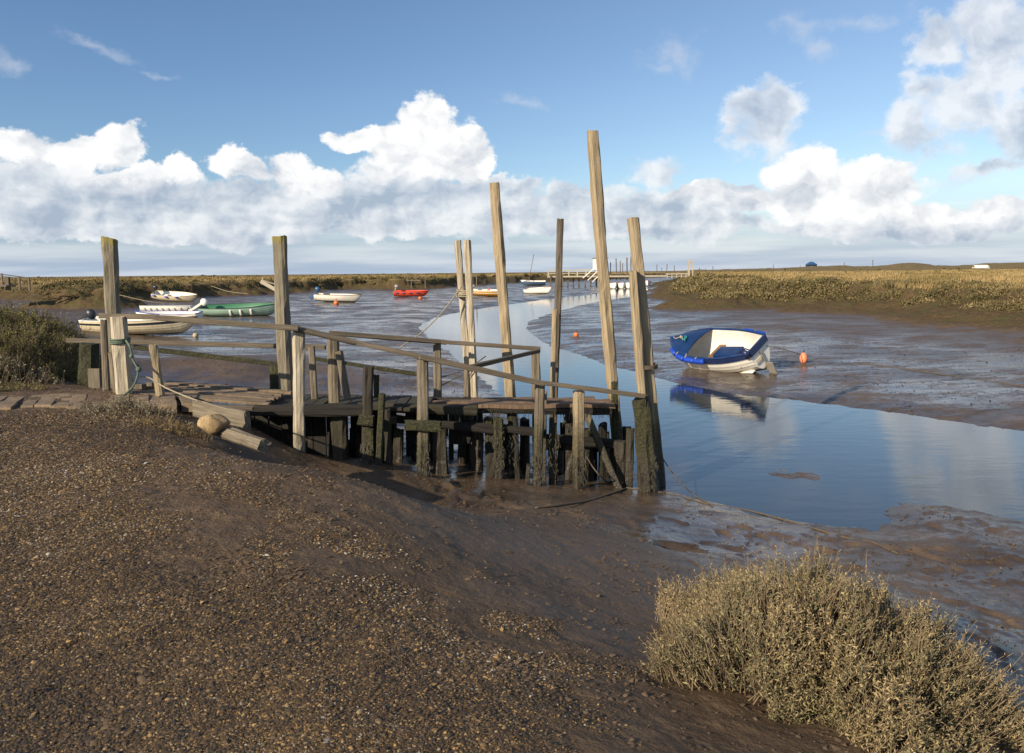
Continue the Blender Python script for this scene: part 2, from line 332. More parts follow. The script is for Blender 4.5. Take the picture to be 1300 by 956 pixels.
def terrain(x, y, fine=True):
    r = np.hypot(x, y)
    b = np.clip(base(x, y), 0.06, 1.75)
    wob = np.clip(r/30, 0.12, 1.6)
    sw = -sd(wpoly, x, y)+fbm(x/wob*0.9, y/wob*0.9, 4)*0.22*wob*(r < 300)+fbm(x*2.6, y*2.6, 4)*0.16*(r < 60)
    wobm = np.clip(r/45, 0.5, 1.5)
    sr = sd(rpoly, x, y)+fbm(x*0.16, y*0.16, 4)*3.0*wobm
    sl = sd(lpoly, x, y)+fbm(x*0.11+50, y*0.11, 4)*3.6*wobm
    # mud relief
    rough = fbm(x*1.1, y*1.1, 5, 0.55)*0.035+fbm(x*5, y*5, 4, 0.6)*0.012
    b = b+rough*np.clip(b*3, 0.25, 1.0)*1.0
    b = b-0.030*sstep(fbm(x*3.4+31, y*3.4, 2), 0.16, 0.40)*sstep(b, 0.55, 0.30)*(r < 18)+0.025*sstep(fbm(x*2.2+77, y*2.2, 3), 0.15, 0.4)*sstep(b, 0.5, 0.25)*(r < 18)
    hc = G(864, 697, 0.2); hd = np.hypot((x-hc.x)/1.3, y-hc.y-0.05); b = b-0.30*sstep(hd, 0.24, 0.10)
    b = b+np.where(r > 16, fbm(x*0.35+9, y*0.35, 4)*0.05, 0)
    zl = np.minimum(b, 0.006+0.12*np.maximum(sw, 0)+0.25*np.maximum(sw-2, 0))
    z = np.where(sw > 0, zl, -np.minimum(0.6, 0.004-sw*0.12))
    c_ = G(1001, 604, 0.0); e_ = np.array([0.97, -0.24])
    u_ = (x-c_.x)*e_[0]+(y-c_.y)*e_[1]; v_ = -(x-c_.x)*e_[1]+(y-c_.y)*e_[0]
    z = np.maximum(z, 0.042-0.05*np.sqrt((u_/0.46)**2+(v_/0.32)**2)+fbm(x*3.2, y*3.2, 4)*0.034)
    pr = lambda s, k: np.interp(s/k, [0, 1.2, 3.0, 4.6, 5.6, 7.5, 10], [0, 0.12, 0.34, 0.46, 0.88, 0.98, 1.0])
    mr = pr(sr+fbm(x*0.7, y*0.7, 3)*0.9, 1.30); ml = pr(sl+fbm(x*0.7, y*0.7, 3)*0.9, 0.62)
    m = np.maximum(mr, ml)
    hum = fbm(x*0.5, y*0.5, 4)*0.20+fbm(x*0.09, y*0.09, 3)*0.14
    top = 2.12+hum*np.clip(1.6-r/300, 0.3, 1)
    # low dunes far to the right
    az_ = np.arctan2(x, y)
    dune = sstep(r, 420, 700)*sstep(az_, 0.12, 0.45)*(3.2+3.6*fbm(az_*26, r*0.002, 4))+sstep(r, 300, 600)*(0.4+0.9*fbm(az_*30+5, r*0.002, 3))
    top = top+dune
    z = z+(top-z)*m
    slope_l = fbm(x*1.6+3, y*1.6, 4)*0.16*np.sin(np.clip(m, 0, 1)*math.pi)
    z = z+slope_l
    return z, sw, m, sr, sl
def grid():
    a1 = np.linspace(-40, 40, 1100); th = np.radians(np.concatenate([np.linspace(-180, -42, 70), a1, np.linspace(42, 180, 70)[:-1]]))
    r = np.concatenate([np.linspace(0.4, 2.0, 6)[:-1], np.exp(np.linspace(math.log(2.0), math.log(14), 520))[:-1], np.exp(np.linspace(math.log(14), math.log(160), 420))[:-1], np.exp(np.linspace(math.log(160), math.log(7000), 90))])
    return th, r
th_, r_ = grid()
TT, RR = np.meshgrid(th_, r_)
X = RR*np.sin(TT); Y = RR*np.cos(TT)
z, sw, mm, srr, sll = terrain(X.ravel(), Y.ravel())
Xf, Yf = X.ravel(), Y.ravel(); rf = np.hypot(Xf, Yf)
# gravel mask, from the picture of the bank
GPX = g2([(-300,505),(0,528),(120,528),(210,545),(262,556),(240,572),(170,586),(120,606),(160,655),(230,700),(310,735),(420,752),(480,790),(560,830),(640,866),(760,1000),(760,1500),(-900,1500),(-900,700)], 1.36)
SPX = g2([(280,600),(400,640),(520,700),(640,760),(760,830),(800,900),(760,1300),(200,1300),(200,700)], 1.2)
sg = sd(GPX, Xf, Yf); gn = fbm(Xf*1.6, Yf*1.6, 4)
gravel = sstep(sg+gn*0.9, -0.45, 0.45)
sparse = sstep(sd(SPX, Xf, Yf)+gn*0.8, -0.6, 0.6)
gravel = np.clip(np.maximum(gravel, sparse*sstep(fbm(Xf*2.6+4, Yf*2.6, 4), 0.02, 0.3)*0.45), 0, 1)*(rf < 16)
wet = sstep(z, 0.68, 0.24)*(mm < 0.12)
wet = np.maximum(wet, sstep(z, 1.3, 0.75)*0.45*(mm < 0.05))
nv = len(r_); nh = len(th_)
idx = np.arange(nv*nh).reshape(nv, nh)
q = np.stack([idx[:-1,:-1], idx[:-1,1:], idx[1:,1:], idx[1:,:-1]], -1).reshape(-1, 4)
q = np.concatenate([q, np.stack([idx[:-1,-1], idx[:-1,0], idx[1:,0], idx[1:,-1]], -1)])
q = q[:, ::-1]
def ground_mat():
    m, w, b = newmat('ground'); p = pos(w)
    gr = attr(w, 'gravel'); ma = attr(w, 'marsh'); we = attr(w, 'wet')
    n1 = w.noise(p, 0.9, 7, 0.6); n2 = w.noise(p, 7.0, 6, 0.62); n3 = w.noise(p, 45.0, 5, 0.65); n4 = w.noise(p, 0.22, 5, 0.6)
    mud = w.mix(w.ss(n2, 0.3, 0.7), (0.090,0.060,0.036), (0.132,0.090,0.054))
    mud = w.mix(w.m('MULTIPLY', w.ss(n1, 0.42, 0.66), 0.6), mud, (0.070,0.049,0.034))
    wmud = w.mix(w.ss(n1, 0.36, 0.64), (0.050,0.036,0.027), (0.105,0.074,0.049))
    wmud = w.mix(w.m('MULTIPLY', w.ss(n2, 0.55, 0.7), 0.5), wmud, (0.11,0.078,0.05))
    wmud = w.mix(w.m('MULTIPLY', w.ss(n3, 0.45, 0.7), 0.5), wmud, (0.045,0.032,0.022)); c = w.mix(we, mud, wmud)
    # pebbles bedded in the mud
    vo = w.n('ShaderNodeTexVoronoi'); w.put(vo.inputs['Vector'], p); vo.inputs['Scale'].default_value = 62.0
    vc = w.xyz(vo.outputs['Color'])
    peb = w.mix(vc[0], (0.030,0.022,0.014), (0.15,0.105,0.055))
    peb = w.mix(w.ss(vc[1], 0.86, 0.9), peb, (0.36,0.33,0.27))
    pm = w.m('MULTIPLY', w.m('MULTIPLY', gr, w.ss(vo.outputs['Distance'], 0.62, 0.42)), w.ss(vc[2], 0.12, 0.2))
    c = w.mix(pm, c, peb)
    # marsh sward
    grs = w.mix(w.ss(n1, 0.35, 0.65), (0.19,0.14,0.066), (0.115,0.095,0.040))
    grs = w.mix(w.m('MULTIPLY', w.ss(n4, 0.45, 0.62), 0.7), grs, (0.24,0.17,0.085))
    grs = w.mix(w.m('MULTIPLY', w.ss(n2, 0.55, 0.75), 0.45), grs, (0.05,0.05,0.022))
    bank = w.mix(w.ss(n2, 0.35, 0.65), (0.062,0.043,0.024), (0.115,0.078,0.040))
    bank = w.mix(w.m('MULTIPLY', w.ss(n1, 0.45, 0.6), 0.55), bank, (0.075,0.075,0.028))
    mg = w.ss(w.m('ADD', ma, w.m('MULTIPLY', w.m('SUBTRACT', n2, 0.5), 0.25)), 0.80, 0.97)
    c = w.mix(w.ss(ma, 0.02, 0.16), c, w.mix(mg, bank, grs))
    w.put(b.inputs['Base Color'], c)
    # wetness: sheets of water film on the flats, duller humps
    st_ = w.noise(w.v('MULTIPLY', p, (0.45, 1.5, 1.0)), 1.2, 7, 0.66); film = w.ss(w.m('ADD', w.m('ADD', w.m('MULTIPLY', n1, 0.25), w.m('MULTIPLY', st_, 0.45)), w.m('MULTIPLY', n2, 0.3)), 0.47, 0.58)
    big = w.noise(p, 0.30, 4, 0.55); film = w.m('ADD', w.m('MULTIPLY', film, 0.6), w.m('MULTIPLY', w.ss(big, 0.40, 0.60), 0.4)); wr = w.mix(film, (0.11,)*3, (0.60,)*3)
    dry = w.ss(n1, 0.3, 0.7, 0.50, 0.80)
    ro = w.mix(we, dry, wr); ro = w.mix(w.ss(ma, 0.02, 0.12), ro, (0.9,)*3); ro = w.mix(gr, ro, (0.72,)*3)
    w.put(b.inputs['Roughness'], ro)
    w.put(b.inputs['Specular IOR Level'], w.mix(w.ss(ma, 0.02, 0.12), w.mix(we, (0.14,)*3, (0.42,)*3), (0.08,)*3))
    wv = w.noise(w.v('MULTIPLY', p, (1.0, 1.6, 1.0)), 3.0, 4, 0.5)
    h = w.m('ADD', w.m('MULTIPLY', n2, 0.07), w.m('MULTIPLY', n3, 0.022))
    h = w.m('ADD', h, w.m('MULTIPLY', wv, 0.05))
    h = w.m('ADD', h, w.m('MULTIPLY', pm, w.m('MULTIPLY', w.m('SUBTRACT', 0.6, vo.outputs['Distance']), 0.02)))
    n_ = w.n('ShaderNodeBump'); w.put(n_.inputs['Strength'], w.mix(w.m('MULTIPLY', we, w.ss(film, 0, 1, 1.0, 0.45)), (0.8,)*3, (0.10,)*3)); n_.inputs['Distance'].default_value = 0.9
    w.put(n_.inputs['Height'], h); w.nt.links.new(n_.outputs[0], b.inputs['Normal'])
    return m
M['ground'] = ground_mat()
ground = mk('ground', np.stack([Xf, Yf, z], -1), q, M['ground'], attrs={'gravel': gravel, 'marsh': mm, 'wet': wet})
tag(ground, kind='structure')
def zat(x, y):
    return float(terrain(np.array([x], float), np.array([y], float))[0][0])
# ------------------------------------------------------------------ water
def water_mat():
    m, w, b = newmat('water'); p = pos(w)
    n = w.noise(w.v('MULTIPLY', p, (0.6, 1.5, 1.0)), 2.6, 4, 0.5); n2 = w.noise(w.v('MULTIPLY', p, (0.8, 1.6, 1.0)), 16.0, 3, 0.5); n3 = w.noise(p, 0.35, 3, 0.5)
    b.inputs['Base Color'].default_value = (0.026, 0.034, 0.040, 1); b.inputs['Roughness'].default_value = 0.03
    b.inputs['IOR'].default_value = 1.47
    h = w.m('ADD', w.m('MULTIPLY', n, 0.5), w.m('MULTIPLY', n2, 0.06))
    w.put(b.inputs['Roughness'], w.ss(n3, 0.45, 0.65, 0.02, 0.06))
    bump(w, b, h, 0.05, 0.12)
    return m
M['water'] = water_mat()
wv = [(-60,5,0),(60,5,0),(160,260,0),(20,260,0),(-60,140,0)]
water = mk('water', wv, [[0,1,2,3,4]], M['water'], smooth=False); tag(water, kind='structure')
# ------------------------------------------------------------------ geometry builders
def frame(p0, p1, yaw=0.0):
    zx = (Vector(p1)-Vector(p0)).normalized()
    x = Vector((math.cos(yaw), math.sin(yaw), 0)); 
    if abs(zx.dot(x)) > 0.95: x = Vector((-math.sin(yaw), math.cos(yaw), 0))
    y = zx.cross(x).normalized(); x = y.cross(zx)
    return Matrix((x, y, zx)).transposed()
def beam_geo(L, w, t, seed=0, rough=1.0, taper=0.0, cant=0.0, round_=0.18, seg=0.13):
    r = np.random.default_rng(seed); n = max(4, int(L/seg)); c = min(w, t)*round_
    sec = np.array([(-w/2+c,-t/2),(0,-t/2),(w/2-c,-t/2),(w/2,-t/2+c),(w/2,0),(w/2,t/2-c),(w/2-c,t/2),(0,t/2),(-w/2+c,t/2),(-w/2,t/2-c),(-w/2,0),(-w/2,-t/2+c)])
    k = len(sec); V = []; top = []
    ph = r.uniform(0, 50, 6); am = min(w, t)*0.06*rough
    chips = r.uniform(0, 1, (n+1, k))
    for i in range(n+1):
        f = i/n; zz = L*f; sc = 1-taper*f
        bx = math.sin(zz*0.9+ph[0])*am*0.9*min(1, L/2); by = math.sin(zz*0.8+ph[1])*am*0.9*min(1, L/2)
        for j, (a, b) in enumerate(sec):
            nz = 1+0.05*rough*math.sin(zz*3.1+j*2.1+ph[2])+0.035*rough*math.sin(zz*11+j*5+ph[3])
            if chips[i, j] > 0.93: nz -= 0.10*rough
            zc = zz+(cant*a if i == n else 0)+((r.uniform(-.012, .012)*rough) if i in (0, n) else 0)
            V.append((a*sc*nz+bx, b*sc*nz+by, zc)); top.append(L-zz)
    Fc = []
    for i in range(n):
        for j in range(k):
            Fc.append((i*k+j, i*k+(j+1) % k, (i+1)*k+(j+1) % k, (i+1)*k+j))
    V.append((0, 0, 0)); V.append((0, 0, L)); top += [L, 0]; a, b = len(V)-2, len(V)-1
    for j in range(k):
        Fc.append((a, (j+1) % k, j)); Fc.append((b, n*k+j, n*k+(j+1) % k))
    return np.array(V), Fc, np.array(top)
_sd = [100]
def timber(name, p0, p1, w, t, mat, parent=None, yaw=0.0, **k):
    """p0 foot, p1 head, world points"""
    _sd[0] += 1; p0 = Vector(p0); p1 = Vector(p1); L = (p1-p0).length
    V, Fc, top = beam_geo(L, w, t, _sd[0], **k)
    off = parent.location if parent else Vector((0,0,0))
    o = mk(name, V, Fc, M[mat], parent, p0-off, frame(p0, p1, yaw).to_euler(), smooth=False, attrs={'top': top})
    return o
def sink(p0, p1, deep=0.35):
    """run a post on downwards along its own axis until it is in the ground"""
    d = (p0-p1).normalized(); g = zat(p0.x, p0.y)
    for _ in range(3):
        k = (p0.z-(g-deep))/max(0.2, -d.z); q = p0+d*k; g = zat(q.x, q.y)
    return q if q.z < p0.z else p0
def px_post(name, a, b, d, wpx, mat, parent=None, yaw=0.0, deep=True, tk=1.0, d2=None, **k):
    """a = (px,py) of the head, b = (px,py) of the foot, d = distance"""
    p1 = P(a[0], a[1], d2 or d); p0 = P(b[0], b[1], d); w = wpx*d/F
    if deep: p0 = sink(p0, p1)
    return timber(name, p0, p1, w, w*tk, mat, parent, yaw, **k)
def tube_geo(pts, r, k=6, sm=5):
    pts = [Vector(p) for p in pts]; Q = []
    if len(pts) > 2 and sm:
        e = [pts[0]*2-pts[1]]+pts+[pts[-1]*2-pts[-2]]
        for i in range(1, len(e)-2):
            for j in range(sm):
                t = j/sm; a, b, c, d = e[i-1], e[i], e[i+1], e[i+2]
                Q.append(0.5*((2*b)+(c-a)*t+(2*a-5*b+4*c-d)*t*t+(3*b-a-3*c+d)*t**3))
        Q.append(pts[-1])
    else: Q = pts
    V = []; Fc = []
    for i, p in enumerate(Q):
        t = (Q[min(i+1, len(Q)-1)]-Q[max(i-1, 0)]).normalized()
        x = t.orthogonal().normalized() if i == 0 else (x-t*x.dot(t)).normalized()
        y = t.cross(x); rr = r(i/(len(Q)-1)) if callable(r) else r
        for j in range(k):
            an = 2*math.pi*j/k; V.append(tuple(p+(x*math.cos(an)+y*math.sin(an))*rr))
    for i in range(len(Q)-1):
        for j in range(k): Fc.append((i*k+j, i*k+(j+1) % k, (i+1)*k+(j+1) % k, (i+1)*k+j))
    Fc.append(tuple(range(k-1, -1, -1))); Fc.append(tuple((len(Q)-1)*k+j for j in range(k)))
    return V, Fc
class MB:
    def __init__(s): s.V = []; s.F = []
    def add(s, V, Fc):
        o = len(s.V); s.V += [tuple(v) for v in V]; s.F += [tuple(i+o for i in f) for f in Fc]; return s
    def box(s, c, d, rot=None):
        V = [Vector((x*d[0]/2, y*d[1]/2, z*d[2]/2)) for x in (-1,1) for y in (-1,1) for z in (-1,1)]
        if rot is not None:
            m = Euler(rot).to_matrix(); V = [m @ v for v in V]
        return s.add([v+Vector(c) for v in V], [(0,1,3,2),(4,6,7,5),(0,4,5,1),(2,3,7,6),(0,2,6,4),(1,5,7,3)])
    def tube(s, pts, r, k=6, sm=5): return s.add(*tube_geo(pts, r, k, sm))
    def ball(s, c, r, sq=(1,1,1), nu=12, nv=8):
        V = [(c[0], c[1], c[2]-r*sq[2])]; 
        for i in range(1, nv):
            a = -math.pi/2+math.pi*i/nv
            for j in range(nu):
                b = 2*math.pi*j/nu; V.append((c[0]+r*sq[0]*math.cos(a)*math.cos(b), c[1]+r*sq[1]*math.cos(a)*math.sin(b), c[2]+r*sq[2]*math.sin(a)))
        V.append((c[0], c[1], c[2]+r*sq[2])); Fc = []
        for j in range(nu): Fc.append((0, 1+(j+1) % nu, 1+j)); Fc.append((len(V)-1, 1+(nv-2)*nu+j, 1+(nv-2)*nu+(j+1) % nu))
        for i in range(nv-2):
            for j in range(nu): Fc.append((1+i*nu+j, 1+i*nu+(j+1) % nu, 1+(i+1)*nu+(j+1) % nu, 1+(i+1)*nu+j))
        return s.add(V, Fc)
    def build(s, name, mat, parent=None, bevel=0.0, smooth=True, loc=(0,0,0)):
        o = mk(name, s.V, s.F, M[mat] if isinstance(mat, str) else mat, parent, loc, None, smooth)
        if bevel:
            b = o.modifiers.new('bevel', 'BEVEL'); b.width = bevel; b.segments = 2; b.limit_method = 'ANGLE'
        return o
# ------------------------------------------------------------------ mooring posts (each one a thing)
def mpost(label, cat, a, b, d, wpx, mat, group='tall mooring posts by the jetty', **k):
    o = px_post('mooring_post', a, b, d, wpx, mat, **k); tag(o, label, cat, group); return o
GRP = 'tall mooring posts by the jetty'
mpost('squat weathered post with yellow lichen cap standing at the left end of the handrail', 'post', (139.5,302), (150,500), 10.9, 17, 'lich', yaw=0.25, cant=-0.25)
mpost('grey lichen topped post rising behind the handrail, right of the post nearest the bank', 'post', (355.5,300), (366,560), 11.9, 15.5, 'lich', yaw=-0.12, cant=0.1)
mpost('left one of the two slim bleached posts lashed together', 'post', (581,305), (604,600), 12.5, 8, 'white', yaw=0.2)
mpost('right one of the two slim bleached posts lashed together', 'post', (592.5,305), (608,600), 12.3, 8.5, 'white', yaw=-0.1)
mpost('pale square post leaning left, second tallest of the jetty posts', 'post', (628,232), (655,610), 12.2, 12, 'pale', yaw=-0.2)
mpost('thin dark upright post between the two tallest pale posts', 'post', (711,278), (701,606), 12.6, 8, 'rail', yaw=0.1)
mpost('tallest pale squared post leaning left above the end of the deck', 'post', (752.5,167), (787,612), 11.9, 13, 'pale', yaw=0.3, cant=-0.2)
mpost('tall pale post leaning left at the water end of the jetty, brown top', 'post', (803,277), (839,622), 11.0, 13, 'pale', yaw=0.25)
mpost('shorter split post bound against the tall post at the water end', 'post', (804,344), (823,618), 10.85, 10, 'pale', yaw=0.1)
mpost('short pale stub post clamped to the thin dark post', 'post', (704.5,393), (699,590), 12.4, 6.5, 'pale', yaw=0.0)
o = px_post('mooring_post', (813,505), (822,618), 10.6, 23, 'mossy', yaw=0.35, cant=0.35, rough=1.8, round_=0.3)
tag(o, 'thick mossy pile with slanted top at the foot of the water end posts', 'post', GRP)
# ------------------------------------------------------------------ the jetty
JR = thing('jetty', 'old weathered wooden jetty with mossy piles, narrow deck and sagging handrails', 'jetty', (-1.5, 11.0, 0.3))
def jp(name, a, b, d, w, mat, **k): return px_post(name, a, b, d, w, mat, JR, **k)
# rail posts, front row
jp('rail_post', (378.5,418), (380,575), 10.3, 14.5, 'white', yaw=0.35)
jp('rail_post', (151,402), (159,503), 10.3, 18, 'white', yaw=0.3)
jp('rail_post', (131.5,406), (136,503), 10.5, 8, 'grey', yaw=0.3)
jp('rail_post', (141,448), (148,503), 10.4, 6, 'grey')
jp('rail_post', (194.5,438), (204,506), 10.3, 10, 'pale', yaw=0.25)
jp('rail_post', (395,440), (399,505), 11.3, 8, 'grey', yaw=0.2)
jp('rail_post', (423.5,428), (426,600), 11.1, 14, 'grey', yaw=0.3)
jp('rail_post', (468,465), (466,602), 10.3, 13, 'pile', yaw=0.2)
jp('rail_post', (536,453), (538,612), 10.35, 14, 'grey', yaw=0.28)
jp('rail_post', (685,489), (682,614), 10.6, 11, 'grey', yaw=0.2)
jp('rail_post', (735,496), (735,617), 10.6, 13, 'pale', yaw=0.3, taper=-0.05)
jp('rail_post', (780,485), (783,600), 11.2, 8, 'mossy')
# rail posts, back row
jp('rail_post', (555,436), (556,600), 12.0, 10, 'grey', yaw=0.2)
jp('rail_post', (592.5,467), (592,600), 12.0, 7, 'grey')
jp('rail_post', (679.5,446), (681,600), 12.0, 10, 'grey', yaw=0.2)
jp('rail_post', (692,497), (691,610), 11.0, 5, 'grey')
jp('rail_post', (478,476), (477,600), 11.6, 7, 'mossy')
# leaning props
jp('brace', (430,446), (441,507), 10.9, 9, 'grey', deep=False)
jp('brace', (744,524), (785,618), 10.75, 9, 'grey', deep=True, d2=11.0)
jp('brace', (552,420) if False else (485,500), (480,600), 10.2, 8, 'mossy')
# piles
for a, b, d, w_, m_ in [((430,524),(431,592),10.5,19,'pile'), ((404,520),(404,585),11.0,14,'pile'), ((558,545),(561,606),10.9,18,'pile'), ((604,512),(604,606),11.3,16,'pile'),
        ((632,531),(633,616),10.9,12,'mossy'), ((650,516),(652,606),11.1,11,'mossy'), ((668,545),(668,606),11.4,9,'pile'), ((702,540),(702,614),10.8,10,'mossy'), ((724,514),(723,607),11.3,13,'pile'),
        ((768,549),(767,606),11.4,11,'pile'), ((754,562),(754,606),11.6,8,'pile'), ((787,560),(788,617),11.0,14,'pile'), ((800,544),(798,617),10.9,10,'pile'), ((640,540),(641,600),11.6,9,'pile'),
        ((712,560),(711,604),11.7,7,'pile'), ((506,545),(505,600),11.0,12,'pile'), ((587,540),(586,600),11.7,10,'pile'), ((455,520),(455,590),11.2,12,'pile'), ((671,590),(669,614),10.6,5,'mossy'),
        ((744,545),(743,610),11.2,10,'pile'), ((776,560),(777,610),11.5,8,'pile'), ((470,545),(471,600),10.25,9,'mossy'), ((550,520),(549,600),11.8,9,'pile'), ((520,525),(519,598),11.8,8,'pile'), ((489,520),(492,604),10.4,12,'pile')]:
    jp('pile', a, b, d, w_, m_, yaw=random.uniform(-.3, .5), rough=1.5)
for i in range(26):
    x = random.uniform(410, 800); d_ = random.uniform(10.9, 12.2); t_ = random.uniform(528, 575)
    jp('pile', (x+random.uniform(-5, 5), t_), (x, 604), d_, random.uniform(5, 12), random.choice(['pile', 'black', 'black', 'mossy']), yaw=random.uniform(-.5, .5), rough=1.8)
jp('pile', (114,436), (112,490), 12.6, 20, 'mossy', yaw=0.1)
jp('pile', (353,462), (352,500), 12.0, 18, 'mossy', yaw=0.0)
jp('pile', (367,462), (368,500), 12.2, 9, 'mossy')
# handrails
def rail(name, a, da, b, db, hpx, mat='rail', tk=0.55, **k):
    p, q = P(a[0], a[1], da), P(b[0], b[1], db)
    return timber(name, p, q, hpx*da/F if False else 0.05*tk/0.55, hpx*(da+db)/2/F, mat, JR, **k)
rail('handrail', (127,401), 10.4, (202,402.5), 10.2, 6.5)
rail('handrail', (198,403), 10.15, (379,417), 10.1, 7)
rail('handrail', (372,416.5), 10.15, (452,435), 10.3, 8)
rail('handrail', (440,432.5), 10.3, (540,454), 10.25, 6)
rail('handrail', (533,452.5), 10.2, (690,487), 10.45, 7)
rail('handrail', (684,485.5), 10.45, (819,503), 10.5, 5.5)
rail('handrail', (418,423), 11.2, (566,434.5), 11.9, 6)
rail('handrail', (560,434), 11.85, (686,443), 11.9, 5)
rail('handrail', (598,466), 10.5, (684,445.5), 11.8, 5.5)
rail('back_rail', (85,432), 12.9, (413,441), 12.7, 6, 'rail')
rail('back_rail', (170,441), 12.9, (357,463), 12.8, 6, 'mossy')
rail('back_rail', (396,455), 12.6, (530,475), 12.5, 5, 'mossy')
# deck: separate boards with gaps, one mesh
def deck(pts, n, th, name, mat, jit=0.02, gap=0.012):
    """pts: four world corners (front-left, front-right, back-right, back-left); boards run across"""
    a, b, c, d = [Vector(p) for p in pts]; mb = MB(); r = np.random.default_rng(int(abs(a.x*100)))
    for i in range(n):
        f0, f1 = i/n, (i+1)/n-gap/(b-a).length
        p0, p1 = a.lerp(b, f0), a.lerp(b, f1); q0, q1 = d.lerp(c, f0), d.lerp(c, f1)
        e0 = (p0-q0).normalized()*r.uniform(-jit, jit*2.2); e1 = (q0-p0).normalized()*r.uniform(-jit, jit*2)
        dz = Vector((0, 0, r.uniform(-.012, .012))); dn = Vector((0, 0, -th))
        top = [p0+e0+dz, p1+e0+dz, q1+e1+dz, q0+e1+dz]
        mb.add(top+[t+dn for t in top], [(0,1,2,3),(7,6,5,4),(0,4,5,1),(1,5,6,2),(2,6,7,3),(3,7,4,0)])
    o = mb.build(name, mat, None, 0.004, False)
    o.data.transform(Matrix.Translation(-Vector(JR.location))); o.parent = JR
    return o
dz = lambda x, y, z: (x, y, z)
deck([(-3.55,10.4,1.225),(-1.15,10.62,1.20),(-1.15,11.6,1.20),(-3.55,11.75,1.225)], 15, 0.045, 'deck', 'pile')
deck([(-1.10,10.95,1.17),(1.45,10.95,1.165),(1.45,11.55,1.165),(-1.10,11.6,1.17)], 3, 0.05, 'deck', 'deck', 0.01) if False else None
# right part: two long boards running along the jetty
mbd = MB()
for y0, y1, z0, xa, xb in [(10.93,11.13,1.17,-1.15,1.43), (11.15,11.36,1.175,-1.20,1.40), (11.38,11.58,1.17,-0.6,1.20)]:
    n = 10
    V = []; 
    for i in range(n+1):
        x = xa+(xb-xa)*i/n; s_ = 0.012*math.sin(i*1.3+y0*9)
        V += [(x, y0, z0+s_), (x, y1, z0+s_), (x, y1, z0-0.055+s_), (x, y0, z0-0.055+s_)]
    Fc = [(0,1,2,3), (n*4+3, n*4+2, n*4+1, n*4)]
    for i in range(n):
        for j in range(4): Fc.append((i*4+j, (i+1)*4+j, (i+1)*4+(j+1) % 4, i*4+(j+1) % 4))
    mbd.add(V, Fc)
o = mbd.build('deck', 'deck', None, 0.006, False); o.data.transform(Matrix.Translation(-Vector(JR.location))); o.parent = JR
# beams
def jbeam(a, da, b, db, hpx, mat='black', name='beam', t=0.12, **k):
    p, q = P(a[0], a[1], da), P(b[0], b[1], db)
    return timber(name, p, q, t, hpx*(da+db)/2/F, mat, JR, rough=1.4, **k)
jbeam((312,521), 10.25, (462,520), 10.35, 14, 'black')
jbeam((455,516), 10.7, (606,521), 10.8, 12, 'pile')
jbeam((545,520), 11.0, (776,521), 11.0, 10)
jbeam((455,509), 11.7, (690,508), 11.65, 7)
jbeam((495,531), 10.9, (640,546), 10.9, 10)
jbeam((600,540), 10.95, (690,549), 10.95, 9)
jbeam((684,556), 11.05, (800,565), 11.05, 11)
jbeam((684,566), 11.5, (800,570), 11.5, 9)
jbeam((515,540), 10.25, (559,541), 10.25, 13, 'mossy', 'cross_block', 0.1)
jbeam((455,533), 10.2, (474,534), 10.2, 13, 'mossy', 'cross_block', 0.1)
jbeam((480,533), 10.5, (503,534), 10.5, 10, 'mossy', 'cross_block', 0.1)
# dark shuttering boards that hold the bank under the landward deck, coloured for its shade
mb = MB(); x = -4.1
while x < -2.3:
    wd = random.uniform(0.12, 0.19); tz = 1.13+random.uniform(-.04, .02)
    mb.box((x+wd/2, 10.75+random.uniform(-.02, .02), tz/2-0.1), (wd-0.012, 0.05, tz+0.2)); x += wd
x = -2.3  # second row, added as a dark mass to fill the shaded void under the deck
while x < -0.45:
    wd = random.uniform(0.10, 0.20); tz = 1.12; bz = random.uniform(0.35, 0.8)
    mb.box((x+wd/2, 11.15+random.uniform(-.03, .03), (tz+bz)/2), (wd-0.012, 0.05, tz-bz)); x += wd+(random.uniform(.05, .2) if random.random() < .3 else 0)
o = mb.build('shuttering_and_shade_fill', 'black', None, 0.004, False); o.data.transform(Matrix.Translation(-Vector(JR.location))); o.parent = JR
# retaining boards beside the rail posts
for a, b, d in [((170,490),(186,505),10.7), ((186,488),(206,505),10.8), ((112,470),(128,492),12.2)]:
    p, q = P(a[0], a[1], d), P(b[0], b[1], d)
    MBx = MB().box(((p.x+q.x)/2, d, (p.z+q.z)/2-0.1), (abs(q.x-p.x), 0.04, abs(p.z-q.z)+0.25))
    o = MBx.build('retaining_board', 'grey', None, 0.005, False); o.data.transform(Matrix.Translation(-Vector(JR.location))); o.parent = JR
# weed and mussels hanging from the piles
def weed_mat():
    m, w, b = newmat('seaweed'); n = w.noise(objc(w), 14.0, 4, 0.6)
    w.put(b.inputs['Base Color'], w.mix(w.ss(n, 0.35, 0.65), (0.014,0.013,0.006), (0.050,0.042,0.018))); b.inputs['Roughness'].default_value = 0.5
    return m
M['weed'] = weed_mat()
def weed(px, py, d, h, w, n=34):
    c = P(px, py, d)-Vector(JR.location); V = []; Fc = []
    for i in range(n):
        a = random.uniform(-math.pi, 0.0); r = w*random.uniform(0.8, 1.15)
        x, y, z = c.x+r*math.cos(a), c.y+r*math.sin(a), c.z-random.uniform(0, h)
        l = random.uniform(.04, .13); s = random.uniform(.004, .009); dx = random.uniform(-.03, .03)
        o = len(V); V += [(x-s, y, z), (x+s, y, z), (x+dx+s*.7, y-.01, z-l*.6), (x+dx*1.3, y-.015, z-l), (x+dx-s*.7, y-.01, z-l*.6)]; Fc.append((o, o+1, o+2, o+3, o+4))
    mk('seaweed', V, Fc, M['weed'], JR, smooth=False)['kind'] = 'stuff'
